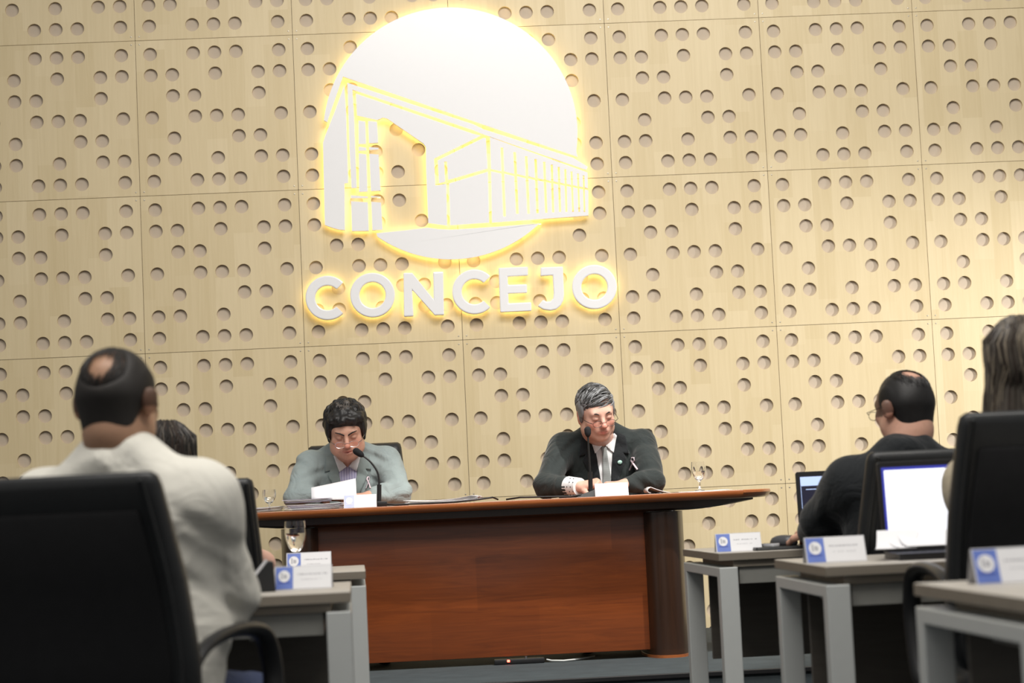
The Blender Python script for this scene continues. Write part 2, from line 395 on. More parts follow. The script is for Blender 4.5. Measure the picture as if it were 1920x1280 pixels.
def letter(label, poly, closed=False):
    P = [wpt(u, v, 0) for u, v in poly]; c = sum(P, Vector())/len(P); c.y = WALL_Y
    t = thing('sign_letter', c, label, 'letter', 'letters of the wall sign')
    o = (ring_plate if closed else plate)('letter_body', poly, t, .028, .062); o.matrix_parent_inverse = Matrix.Translation(-c)
    m = o.modifiers.new('bevel', 'BEVEL'); m.width = .006; m.segments = 2; m.limit_method = 'ANGLE'; m.angle_limit = 1.0
    o.data.polygons.foreach_set('use_smooth', [False]*len(o.data.polygons))
letter('white backlit letter C at the start of the word on the wall', ring_poly((614, 558), (41.5, 41.5), (23, 23), 44, 316))
letter('white backlit round letter O between the first C and the N', ring_poly((698.4, 552.7), (42.3, 41.8), (24.3, 24.3), 90, 450), True)
letter('white backlit letter N under the emblem', [(756.2, 511), (773, 511), (812.7, 560.4), (811.8, 509.5), (831.2, 508.7), (832.8, 590.3), (815, 590.6), (773, 543.5), (775.5, 592.5), (757.3, 593.5)])
letter('white backlit letter C between the N and the E', ring_poly((889.5, 546.5), (42, 42), (23.5, 23.5), 44, 316))
letter('white backlit letter E of the wall sign', [(934.5, 501.9), (990.3, 499.6), (990.3, 516.4), (952.2, 518.7), (952.7, 533.8), (988.3, 532.3), (988.8, 548.8), (953.2, 550.2), (953.8, 568.3), (996.3, 566), (997, 582.4), (937.8, 585)])
letter('white backlit hooked letter J of the wall sign', [(1013.3, 501), (1055.8, 499.2), (1058, 552), (1056.5, 563), (1051.5, 572.5), (1043, 579.5), (1032, 581.8), (1019, 580), (1008, 573.5), (1018, 561.5), (1025, 565), (1032, 564.5), (1037, 559), (1038, 550), (1036.3, 516), (1013.3, 517.3)])
letter('white backlit round letter O ending the word on the wall', ring_poly((1114.6, 537.5), (42.3, 41.5), (24.3, 24), 90, 450), True)
# ------------------------------------------------------------------ council table
TZ = .713                      # its own height above the platform
TY0, TY1 = 8.62, 9.24
tl, tr = at(384, 966, 8.93).x, at(1441, 918, 8.93).x
tcx = (tl+tr)/2; tyc = (TY0+TY1)/2
tab = thing('council_table', (tcx, tyc, DAIS_Z), 'long dark red wood council table with a boat shaped top, two officials behind it', 'table')
def boat(hx, hy0, hy1, n=14, nose=.16):
    """outline of the top: long sides slightly bowed, rounded short ends"""
    pts = []
    for sx in (1, -1):
        for k in range(n+1):
            t = -1+2*k/n; t = t*sx
            x = hx - nose*(abs(t)**2.6); y = (hy1 if t > 0 else -hy0)*abs(t)
            pts.append((sx*x, y))
    return pts
hx = (tr-tl)/2
b = MB(); ol = boat(hx, tyc-TY0, TY1-tyc)
rings = []
for (ins, z) in ((.050, TZ-.036), (.024, TZ-.034), (.008, TZ-.026), (.0, TZ-.012), (.001, TZ-.003), (.004, TZ)):
    rings.append([Vector((x*(1-ins/hx), y*(1-ins*.55/.31), z)) for x, y in ol])
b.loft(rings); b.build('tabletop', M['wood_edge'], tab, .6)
# apron: a dark shallow hull tapering up at both ends
b = MB(); rings = []
ax = hx-.10
for i in range(41):
    t = -1+2*i/40; x = ax*t; d = abs(t)
    dep = .040*(1-.78*max(0, (d-.76)/.24)**1.4) + .002; hw = .235*(1-.25*d**6)
    rings.append([Vector((x, -hw, TZ-.034)), Vector((x, -hw, TZ-.034-dep*.75)), Vector((x, -hw+.02, TZ-.034-dep)), Vector((x, hw-.02, TZ-.034-dep)), Vector((x, hw, TZ-.034-dep*.75)), Vector((x, hw, TZ-.034))])
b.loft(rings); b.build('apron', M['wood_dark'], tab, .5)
pxl0, pxl1 = at(527, 1100, 8.8).x-tcx, at(607, 1100, 8.8).x-tcx
pxr0, pxr1 = at(1209, 1100, 8.72).x-tcx, at(1296, 1100, 8.72).x-tcx
b = MB(); b.box(((pxl1+pxr0)/2, -.13, (.034+TZ-.06)/2), (pxr0-pxl1+.06, .02, TZ-.06-.034), bev=.003)
b.build('front_panel', M['wood'], tab, .5)
for (xa, xb) in ((pxl0, pxl1), (pxr0, pxr1)):
    c = (xa+xb)/2; w = xb-xa
    b = MB(); rings = []
    for z in (.012, TZ-.08):
        ring = []
        for k in range(40):
            a = 2*PI*k/40; ca, sa = math.cos(a), math.sin(a)
            ring.append(Vector((c+w/2*abs(ca)**.7*(1 if ca > 0 else -1), .02+.24*abs(sa)**.9*(1 if sa > 0 else -1), z)))
        rings.append(ring)
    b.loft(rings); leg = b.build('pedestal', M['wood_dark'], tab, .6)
    b = MB(); rings = [[Vector((c+(p.x-c)*1.03, .02+(p.y-.02)*1.03, z)) for p in rings[0]] for z in (0.0, .012)]
    b.loft(rings); b.build('plinth', M['wood_edge'], leg, .5)
# power strip glowing under the front panel, and loose cable
pp = at(962, 1240, 8.72)
ps = thing('power_strip', (pp.x, 8.80, DAIS_Z), 'black power strip with a red light under the council table', 'power strip')
b = MB(); b.box((.03, 0, .012), (.22, .05, .022), bev=.004); b.build('body', M['black'], ps, .5)
b = MB(); b.box((-.018, -.026, .016), (.012, .006, .010), bev=.002); b.build('switch_light', M['red_led'], ps)
b = MB(); b.lathe([(.0001, .034), (.006, .032), (.006, .022), (.0001, .022)], (.06, -.01, 0), 12); b.build('plug', M['chrome'], ps, .5)
pc = at(1035, 1236, 8.75)
b = MB(); b.tube([(pc.x-.02, 8.80, DAIS_Z+.012), (pc.x, 8.78, DAIS_Z+.008), (pc.x+.05, 8.77, DAIS_Z+.006), (pc.x+.1, 8.80, DAIS_Z+.006), (pc.x+.16, 8.86, DAIS_Z+.006), (pc.x+.2, 8.92, DAIS_Z+.006)], .004, 8)
tag(b.build('loose_cable', M['grey_metal'], None, 1), 'thin pale cable lying on the platform under the council table', 'cable')
# ------------------------------------------------------------------ things on the table
TT = DAIS_Z+TZ
def goose_mic(label, base_uv, pts, Y, base_w, plinth, cable):
    p0 = at(*base_uv, Y); t = thing('gooseneck_microphone', (p0.x, Y, TT), label, 'microphone')
    L = lambda u, v, dy=0.0: at(u, v, Y+dy)-Vector((p0.x, Y, TT))
    b = MB()
    if plinth == 'wedge':
        b.loft([[Vector((x, y, z)) for x, y, z in ((-.055, -.05, 0), (.03, -.05, 0), (.03, .05, 0), (-.055, .05, 0))], [Vector((x, y, z)) for x, y, z in ((-.035, -.04, .012), (.028, -.045, .034), (.028, .04, .034), (-.035, .04, .012))]])
    else:
        b.box((0, 0, .012), (base_w, .06, .024), bev=.004)
    b.build('base', M['black'], t, .5)
    pth = [L(*q) for q in pts]; pth[0].z = .014; b = MB()
    b.tube([pth[0], pth[1]], .010, 10); b.build('stem', M['black'], t, .8)
    # smooth the thin neck
    P = [pth[1]-Vector((0, 0, .01))]+pth[1:-1]; fine = []
    for i in range(len(P)-1):
        for k in range(6):
            s = k/6; a, c = P[i], P[i+1]; pa = P[max(i-1, 0)]; pn = P[min(i+2, len(P)-1)]
            fine.append(.5*((2*a)+(c-pa)*s+(2*pa-5*a+4*c-pn)*s*s+(3*a-pa-3*c+pn)*s**3))
    fine.append(P[-1]); b = MB(); b.tube(fine, .0042, 8); b.build('gooseneck', M['black'], t, 1)
    d = (pth[-1]-pth[-2]); n = d.normalized()
    b = MB(); b.tube([pth[-2]-n*.006, pth[-2], pth[-2]+n*.005, pth[-2]+d*.3, pth[-2]+d*.8, pth[-1], pth[-1]+n*.004], [.004, .0095, .012, .0145, .0155, .011, .004], 14)
    b.build('windscreen', M['black_soft'], t, 1)
    cp = [Vector((at(u, v, Y).x-p0.x, dy, .006+dz)) for u, v, dy, dz in cable]; fine = []
    for i in range(len(cp)-1):
        for k in range(6): s = k/6; s = s*s*(3-2*s) if False else s; fine.append(cp[i].lerp(cp[i+1], s))
    fine.append(cp[-1]); b = MB(); b.tube(fine, .004, 8); b.build('cable', M['cable'], t, 1)
    return t
goose_mic('black gooseneck microphone curving to the mouth of the reading man in grey', (711, 948, ), [(711, 948), (711, 908), (708, 886), (695, 866), (680, 854), (664, 843)], 8.80, .07, 'box',
          [(718, 944, -.01, .006), (740, 944, -.02, 0), (790, 944, -.01, 0), (850, 944, .0, 0), (900, 944, .03, .006), (925, 944, .06, .012), (935, 944, .10, .002)])
goose_mic('black upright gooseneck microphone in front of the man in the dark suit', (1106, 930), [(1108, 930), (1106.5, 884), (1105, 860), (1103.5, 838), (1102.5, 817), (1101.5, 801)], 8.80, .06, 'wedge',
          [(1095, 930, 0, .006), (1070, 930, -.03, 0), (1040, 930, -.03, .002), (1010, 930, -.02, .004), (975, 930, 0, .006), (950, 930, .05, 0)])
def goblet(name, label, loc, h, rb, fill, group=None):
    t = thing(name, loc, label, 'glass', group)
    hb = h*.46; k = h/.17
    prof = [(.0001, 0), (.031*k, 0), (.032*k, .0015), (.012*k, .006), (.0052*k, .014), (.0048*k, .045*k), (.008*k, .055*k)]
    out = [(rb*f, hb*0+.055*k+(h-.055*k)*s) for f, s in ((.24, .03), (.46, .10), (.72, .25), (.92, .45), (1.0, .64), (.98, .82), (.92, 1.0))]
    th = .0013
    inn = [(r-th, z) for r, z in out[::-1]]; inn[-1] = (inn[-1][0], inn[-1][1]+.004)
    b = MB(); b.lathe(prof+out+inn+[(.0001, .055*k+(h-.055*k)*.05+.003)], n=32); g = b.build('bowl', M['glass'], t, 1.2)
    zf = fill; pts = [(.0001, .055*k+(h-.055*k)*.05+.0042)]
    for r, z in out:
        zz = z+.003
        if .055*k < zz < zf: pts.append((r-th-.0006, zz))
    pts += [(pts[-1][0]+.0004, zf), (.0001, zf)]
    b = MB(); b.lathe(pts, n=32); b.build('water', M['water'], t, 1.0)
    return t
p = at(505, 944, 8.95); goblet('water_goblet', 'stemmed water glass at the left end of the council table by the folders', (p.x, 8.95, TT+.004), .095, .031, .062)
p = at(1312, 918, 8.88); goblet('water_goblet', 'stemmed water glass standing alone at the right end of the council table', (p.x, 8.88, TT+.004), .130, .033, .088)
rnd = random.Random(5)
def sheet(b, cx, cy, z, w, d, rz, curl=0.0, nx=10, th=.0008, tilt=0.0):
    R = Matrix.Rotation(rz, 3, 'Z'); top = []; bot = []
    for i in range(nx+1):
        s = i/nx-.5
        for y in (-.5, .5):
            p = R @ Vector((s*w, y*d, 0)); q = Vector((cx, cy, z))+p+Vector((0, 0, curl*(2*s)**2*(1 if s > 0 else .35)+tilt*s))
            top.append(q+Vector((0, 0, th))); bot.append(q)
    n = len(top); F = []
    for i in range(nx):
        a = 2*i; F += [(a, a+1, a+3, a+2), (n+a, n+a+2, n+a+3, n+a+1), (a, a+2, n+a+2, n+a), (a+1, n+a+1, n+a+3, a+3)]
    F += [(0, n, n+1, 1), (2*nx, 2*nx+1, n+2*nx+1, n+2*nx)]
    b.faces(top+bot, F)
def pile(name, label, uv, Y, w, d, n, rz, cat, cover=None, curl=.004, group=None, step=.0013, z0=0.0, jit=.012, mats=('paper', 'paper_lilac'), top=False):
    p = at(*uv, Y); t = thing(name, (p.x, Y, TT+z0), label, cat, group)
    z = 0.0
    if cover:
        b = MB(); sheet(b, 0, 0, z, w*1.05, d*1.03, rz, curl*.6, th=.002); b.build('cover', M[cover], t); z += .0032
    b = MB()
    for k in range(n):
        b.mi = 1 if rnd.random() < .3 else 0
        sheet(b, rnd.uniform(-jit, jit), rnd.uniform(-jit, jit), z, w, d, rz+rnd.uniform(-.06, .06), curl*rnd.uniform(.2, 1.2), th=step*.8); z += step
    b.build('sheets', [M[mats[0]], M[mats[1]]], t)
    if cover and top:
        b = MB(); sheet(b, .006, 0, z+curl*.6, w*1.04, d*1.02, rz+.04, curl, th=.002); b.build('cover', M[cover], t); z += .004+curl
    return z
pile('paper_pile', 'low pile of lilac tinted papers under the stemmed glass at the far left', (476, 944), 8.98, .26, .20, 16, .1, 'papers', curl=.003)
z1 = pile('document_folder', 'dark folder full of papers lying lowest in the stack before the man in grey', (592, 944), 8.92, .245, .20, 16, -.05, 'folder', 'folder_dark', .004)
pile('document_folder', 'maroon folder of white papers topping the stack before the man in grey', (577, 930), 8.93, .20, .19, 10, .06, 'folder', 'folder_dark', .004, z0=z1+.008)
pile('paper_pile', 'fanned white papers lying right of the grey suited man, by the long microphone cable', (832, 938), 8.98, .31, .21, 14, -.12, 'papers', curl=.012, mats=('paper', 'paper'))
pile('paper_pile', 'loose white sheets under the single glass at the right end of the table', (1315, 922), 8.92, .23, .2, 3, .1, 'papers', curl=.003, mats=('paper', 'paper'), step=.001)
# the tilted sheet the man in grey reads
b = MB(); q = [at(583.5, 914, 9.07), at(667, 896.5, 9.10), at(669, 936, 9.05), at(584, 937, 9.045)]
nn = 8; top = []
for i in range(nn+1):
    s = i/nn
    for j in range(5):
        r = j/4; p = q[0].lerp(q[1], s).lerp(q[3].lerp(q[2], s), r); p.y += .018*math.sin(s*PI)*(1-r); p.z = max(p.z, TT+.012); top.append(p)
F = [(i*5+j, i*5+j+1, (i+1)*5+j+1, (i+1)*5+j) for i in range(nn) for j in range(4)]
b.faces(top, F); o = b.build('sheet_of_paper', M['paper'], None, .5); o.modifiers.new('thick', 'SOLIDIFY').thickness = .0008
tag(o, 'white sheet of paper held tilted up by the reading man in grey', 'paper')
# rolled open booklet by the right elbow of the man in the dark suit
p = at(1222, 925, 8.86); b = MB(); prof = []
for k in range(15):
    t = k/14
    if t < .5: a = PI*1.05*(t/.5); prof.append((-.012-.016*math.sin(a)*1.0, .015-.013*math.cos(a)))
    else: s = (t-.5)/.5; prof.append((-.012+.085*s, .028*(1-s)**1.4+.003))
V = [Vector((x, y, z)) for x, z in prof for y in (-.08, .08)]
b.faces(V, [(2*i, 2*i+1, 2*i+3, 2*i+2) for i in range(14)]); o = b.build('open_booklet', M['card_grey'], None, 1); o.location = (p.x, 8.86, TT+.001)
o.modifiers.new('thick', 'SOLIDIFY').thickness = .003
tag(o, 'pale grey booklet curled over beside the left sleeve of the man in the dark suit', 'booklet')
def name_card(label, loc, w, h, rz=0.0, blank=False, side=1, group='tent name cards on the desks'):
    """folded card: leaning front and back, blue badge end, two lines of small print"""
    t = thing('name_card', loc, label, 'name card', group, rz); d = .026*h/.066
    def P(x, s, off=0.0, back=False):      # s: 0 bottom .. 1 top
        y = -d*(1-s)-.0015-off
        return Vector((x, -y if back else y, s*h))
    b = MB()
    for back in (False, True):
        V = [P(-w/2, 0, 0, back), P(w/2, 0, 0, back), P(w/2, 1, 0, back), P(-w/2, 1, 0, back)]; I = [v+Vector((0, .0012 if not back else -.0012, 0)) for v in V]
        b.faces(V+I, [(0, 1, 2, 3), (7, 6, 5, 4), (0, 4, 5, 1), (1, 5, 6, 2), (2, 6, 7, 3), (3, 7, 4, 0)])
    b.box((0, 0, h-.0004), (w, .003, .0012)); b.build('stand', M['card_grey'], t)
    def patch(name, m, x0, x1, s0, s1, off, sk=0.0):
        b = MB(); V = [P(x0+sk, s0, off), P(x1+sk, s0, off), P(x1, s1, off), P(x0, s1, off)]; I = [v+Vector((0, .0004, 0)) for v in V]
        b.faces(V+I, [(0, 1, 2, 3), (7, 6, 5, 4), (0, 4, 5, 1), (1, 5, 6, 2), (2, 6, 7, 3), (3, 7, 4, 0)]); return b.build(name, M[m], t)
    patch('print_panel', 'card_white', -w*.18, w/2-.002, .03, .97, .0006)
    bl = patch('badge_panel', 'card_blue' if not blank else 'screen_off', -w/2+.003, -w*.18, .03, .97, .0008)
    b = MB(); cx = -w*.335; R = h*.25; V = []
    for k in range(24):
        a = 2*PI*k/24; V.append(P(cx+R*math.cos(a), .58+R/h*math.sin(a), .0012))
    V2 = [v+Vector((0, .0005, 0)) for v in V]; b.faces(V+V2, [tuple(range(24)), tuple(range(47, 23, -1))]+[(i, 24+i, 24+(i+1) % 24, (i+1) % 24) for i in range(24)])
    e = b.build('badge', M['card_white'], t)
    b = MB(); 
    for (x0, x1, s0, s1) in ((-.55, -.25, .36, .62), (-.12, .5, .38, .54)): 
        V = [P(cx+x0*R, s0+.1, .0014), P(cx+x1*R, s0+.1, .0014), P(cx+x1*R, s1+.1, .0014), P(cx+x0*R, s1+.13, .0014)]; b.faces(V, [(0, 1, 2, 3)])
    b.build('badge_print', M['ink_light' if not blank else 'card_grey'], e)
    b = MB(); V = [P(cx-R*1.0, .27, .0013), P(cx+R*1.0, .27, .0013), P(cx+R*1.0, .33, .0013), P(cx-R*1.0, .33, .0013)]; b.faces(V, [(0, 1, 2, 3)]); b.build('badge_caption', M['card_blue_dark' if not blank else 'card_grey'], bl)
    if not blank:
        r2 = random.Random(hash(label) % 999 if False else len(label))
        for (xa, xb, s, hh, mm) in ((-.10, .40, .62, .045, 'ink'), (-.04, .30, .40, .03, 'ink_light')):
            b = MB(); x = xa*w
            while x < xb*w:
                k = r2.uniform(.004, .009)
                for q in range(int(k/.0022)):
                    V = [P(x+q*.0022, s, .0012), P(x+q*.0022+.0015, s, .0012), P(x+q*.0022+.0015, s+hh*r2.uniform(.6, 1.2), .0012), P(x+q*.0022, s+hh*r2.uniform(.6, 1.2), .0012)]; b.faces(V, [(0, 1, 2, 3)])
                x += k+.0012+(.005 if r2.random() < .18 else 0)
            b.build('print_line', M[mm], t)
    return t
M['screen_off'] = mat('pale_badge_blue', (.45, .50, .78), .4, var=.15)
p = at(676, 952, 8.72); name_card('blank looking white name card before the reading man in grey', (p.x, 8.72, TT), .142, .056, blank=True)
p = at(1147, 930, 8.72); name_card('blank looking white name card beside the upright microphone', (p.x, 8.72, TT), .146, .056, blank=True)
# ------------------------------------------------------------------ desks
DZ = .74
def desk(label, X, Ynear, side, rz=0.0, W=1.40, D=.70):
    """side = -1: X is the left end (desk runs to the right), +1: X is the right end"""
    t = thing('council_desk', (X, Ynear, 0), label, 'desk', 'grey council desks in rows', rz)
    s = -side
    bx = lambda b, x0, x1, y0, y1, z0, z1, bev=.0: b.box((s*(x0+x1)/2, (y0+y1)/2, (z0+z1)/2), (abs(x1-x0), abs(y1-y0), abs(z1-z0)), bev=bev)
    b = MB(); bx(b, 0, W, 0, D, DZ-.026, DZ, .002); top = b.build('desktop', M['desk'], t, .4)
    b = MB(); bx(b, .0, W, -.0006, .0, DZ-.0245, DZ-.0015); bx(b, -.0006, 0, .0, D, DZ-.0245, DZ-.0015); b.build('edge_band', M['desk_edge'], top)
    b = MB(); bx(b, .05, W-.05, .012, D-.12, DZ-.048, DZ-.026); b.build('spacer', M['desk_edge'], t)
    b = MB()
    for k in range(2):
        x0 = .068+k*(W-.14)/2; bx(b, x0+.002, x0+(W-.14)/2-.002, .02, .04, DZ-.105, DZ-.027, .001)
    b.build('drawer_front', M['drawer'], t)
    b = MB(); bx(b, .07, W-.07, .04, .42, DZ-.104, DZ-.098); bx(b, .07, .076, .04, .42, DZ-.1, DZ-.05); bx(b, W-.076, W-.07, .04, .42, DZ-.1, DZ-.05)
    for x in (.25, .40, .95, 1.1): b.lathe([(.0001, DZ-.112), (.006, DZ-.11), (.006, DZ-.104)], (s*x, .03, 0), 10)
    b.build('drawer_box', M['drawer'], t)
    for x0 in (0, W-.062):
        b = MB(); zt = DZ-.048; bt = .033; lw = .052
        prof = [(0, 0), (0, zt), (D, zt), (D, 0), (D-lw, 0), (D-lw, zt-bt), (lw, zt-bt), (lw, 0)]
        fs = b.prism(prof, lambda p: (s*x0, p[0], p[1]), lambda p: (s*(x0+.062), p[0], p[1]))
        f = b.build('leg_frame', M['grey_metal'], t); m = f.modifiers.new('bevel', 'BEVEL'); m.width = .003; m.segments = 2; m.limit_method = 'ANGLE'
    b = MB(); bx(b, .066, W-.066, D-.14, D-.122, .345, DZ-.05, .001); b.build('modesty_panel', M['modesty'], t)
    return t
XD1 = at(1347.5, 1034, 6.66).x
XD2 = (at(1541, 1062, 5.2).x+at(1453, 1047, 5.9).x)/2
XD3 = (at(1722.5, 1096, 4.04).x+at(1917, 1120, 3.44).x)/2+.014
XL1 = at(657, 1113, 5.02).x
XL2 = at(685, 1071, 6.6).x
Y1, Y2, Y3 = 6.66, 5.14, 3.40
desk('grey desk on the right nearest the platform, with a black folder and mouse on it', XD1, Y1, -1, .05)
desk('grey desk in the middle of the right side, with the bright white laptop', XD2, Y2, -1, .02)
desk('grey desk closest to the camera on the right, cut off by the frame', XD3, Y3, -1, .04)
desk('grey desk at left, directly before the man in the cream jacket', XL1, 5.02, 1, .042)
desk('grey desk on the left nearest the platform, holding the water glass', XL2, 6.60, 1, .042)
def on_desk(u, v, Y): p = at(u, v, Y); return (p.x, Y, DZ)
name_card('blue and white name card left of the black folder and mouse', on_desk(1384, 1024, Y1+.13), .156, .062)
name_card('blue and white name card on the middle right desk, left of the white laptop screen', on_desk(1565, 1043, Y2+.30), .166, .069, .02)
name_card('blue and white name card cut off by the right edge of the picture', on_desk(1896, 1092, Y3+.55), .16, .069, .06)
name_card('blue and white name card on the left desk, before the cream jacketed man', on_desk(570, 1090, 5.36), .152, .061, -.03)
name_card('pale name card standing right behind another card, under the water glass', on_desk(580, 1064, 6.78), .150, .066)
goblet('water_goblet', 'large stemmed glass half full of water on a left desk', on_desk(556, 1060, 6.98), .172, .038, .130)
# grey device on the near left desk
p = on_desk(500, 1095, 5.30)
t = thing('desk_device', p, 'small dark wedge shaped device with pale top by the cream jacket sleeve', 'device', None, .12)
b = MB(); b.prism([(-.055, 0), (.022, 0), (.018, .078), (.004, .080), (-.030, .040), (-.055, .036)], lambda q: (q[0], -.05, q[1]), lambda q: (q[0], .05, q[1])); o = b.build('body', M['leather'], t)
m = o.modifiers.new('bevel', 'BEVEL'); m.width = .003; m.segments = 2
b = MB(); b.prism([(-.056, .037), (-.030, .041), (.004, .081), (.000, .083), (-.034, .044), (-.056, .040)], lambda q: (q[0], -.045, q[1]), lambda q: (q[0], .045, q[1])); b.build('face_plate', M['card_grey'], t)
# black folder, mouse, phone on the first right desk
p = on_desk(1460, 1019, Y1+.16)
t = thing('folder', p, 'flat black leather folder lying open on the right desk nearest the platform', 'folder', None, .06)
b = MB(); b.loft([rect_ring(.20, .2, .012, 0), rect_ring(.205, .205, .014, .004), rect_ring(.20, .2, .012, .011)]); b.build('cover', M['leather'], t, .6)
t = thing('computer_mouse', (p[0]+.020, p[1]+.01, DZ+.0115), 'dark grey computer mouse resting on the black folder', 'mouse', None, .9)
b = MB(); b.loft([rect_ring(.058*k, .10*k, .028*k, z) for k, z in ((.92, 0), (1, .006), (.98, .016), (.85, .026), (.55, .033), (.2, .0355))]); b.build('shell', mat('dark_grey_plastic', (.06, .06, .065), .35), t, 1.2)
b = MB(); b.box((0, -.028, .030), (.006, .014, .008), bev=.002); b.build('wheel', M['black'], t, .5)
t = thing('mobile_phone', (p[0]-.035, p[1]-.035, DZ+.0115), 'small silver phone on the left part of the black folder', 'phone', None, .5)
b = MB(); b.loft([rect_ring(.036, .07, .012, 0), rect_ring(.038, .072, .013, .004), rect_ring(.036, .07, .012, .010)]); b.build('body', M['card_grey'], t, .6)
b = MB(); b.loft([rect_ring(.028, .05, .006, .0101), rect_ring(.028, .05, .006, .0106)]); b.build('display', M['black'], t)
def laptop(label, loc, rz, kind, w=.335, h=.245, lean=.13):
    t = thing('laptop', loc, label, 'laptop', None, rz)
    b = MB(); b.loft([rect_ring(w, .235, .012, z, cy=-.1175) for z in (0.0, .004, .016, .018)]); base = b.build('base', M['black'], t, .5)
    b = MB()
    for r in range(5):
        for c in range(14): b.box((-w*.44+c*w*.068, -.035-r*.019, .0187), (w*.058, .0155, .0016))
    b.build('keyboard', M['black_soft'], base)
    R = Matrix.Rotation(-lean, 4, 'X'); T = Matrix.Translation((0, .004, .018)) @ R
    def slab(x0, x1, z0, z1, y0, y1, r=.008):
        b = MB(); ring = lambda y, g: [T @ Vector((p.x, y, p.y)) for p in [Vector(((x0+x1)/2+q.x, (z0+z1)/2+q.y, 0)) for q in rect_ring(x1-x0-g, z1-z0-g, r, 0)]]
        b.loft([ring(y0, .002), ring(y0+.001, 0), ring(y1, 0)]); return b
    lid = slab(-w/2, w/2, 0, h, -.004, .004).build('lid', M['black'], t, .5)
    pa = lambda name, m, x0, x1, z0, z1, y=-.0046: slab(-w/2+x0*w, -w/2+x1*w, z0*h, z1*h, y, y+.0012, .0008).build(name, M[m], sc)
    sc = slab(-w/2+.032*w, w/2-.032*w, .07*h, .94*h, -.0042, -.0032, .001).build('screen', M['screen_blue'] if kind == 'white' else M['screen_dark'], t)
    sc.parent = lid
    def sp(name, m, x0, x1, z0, z1, y=-.0048):
        o = slab(-w/2+x0*w, -w/2+x1*w, z0*h, z1*h, y, y+.0008, .0006).build(name, M[m], lid); return o
    if kind == 'white':
        sp('page', 'screen_white', .055, .955, .115, .905)
        for i, x in enumerate((.075, .42, .47, .52, .57, .62)): sp('task_icon', 'screen_pale', x, x+.018, .085, .103)
        sp('text_line', 'ink_light', .60, .78, .575, .585, -.0052)
    else:
        sp('page_header', 'screen_pale', .045, .955, .79, .925)
        sp('page_edge', 'screen_pale', .045, .052, .09, .79)
        sp('page', 'screen_white', .36, .80, .18, .70)
        sp('text_line', 'screen_pale', .10, .70, .735, .745, -.0052)
        sp('task_bar', 'screen_white', .06, .16, .085, .105, -.0052)
    return t
p = on_desk(1590, 1010, 6.98); laptop('laptop showing a dark page, half hidden by the balding man in black', (p[0], 6.98, DZ), -.05, 'dark')
p = on_desk(1768, 1030, 5.52); laptop('laptop with a bright white page, on the middle right desk', (p[0], 5.52, DZ), -.04, 'white', .33, .250, .11)
# papers lying on the white laptop's desk
p = on_desk(1712, 1040, 5.40)
t = thing('paper_pile', (p[0], 5.395, DZ+.0205), 'rumpled white papers lying on the keyboard of the bright white laptop', 'papers', None, .05)
b = MB()
for (cx, cy, z, w, d, rz, c) in ((-.045, .0, .000, .15, .11, 1.25, .030), (.02, .01, .004, .16, .15, 1.6, .022), (.05, -.01, .009, .15, .16, 1.5, .016)): sheet(b, cx, cy, z+.014, w, d, rz, c, tilt=.026)
b.build('sheets', [M['paper']], t, .5)
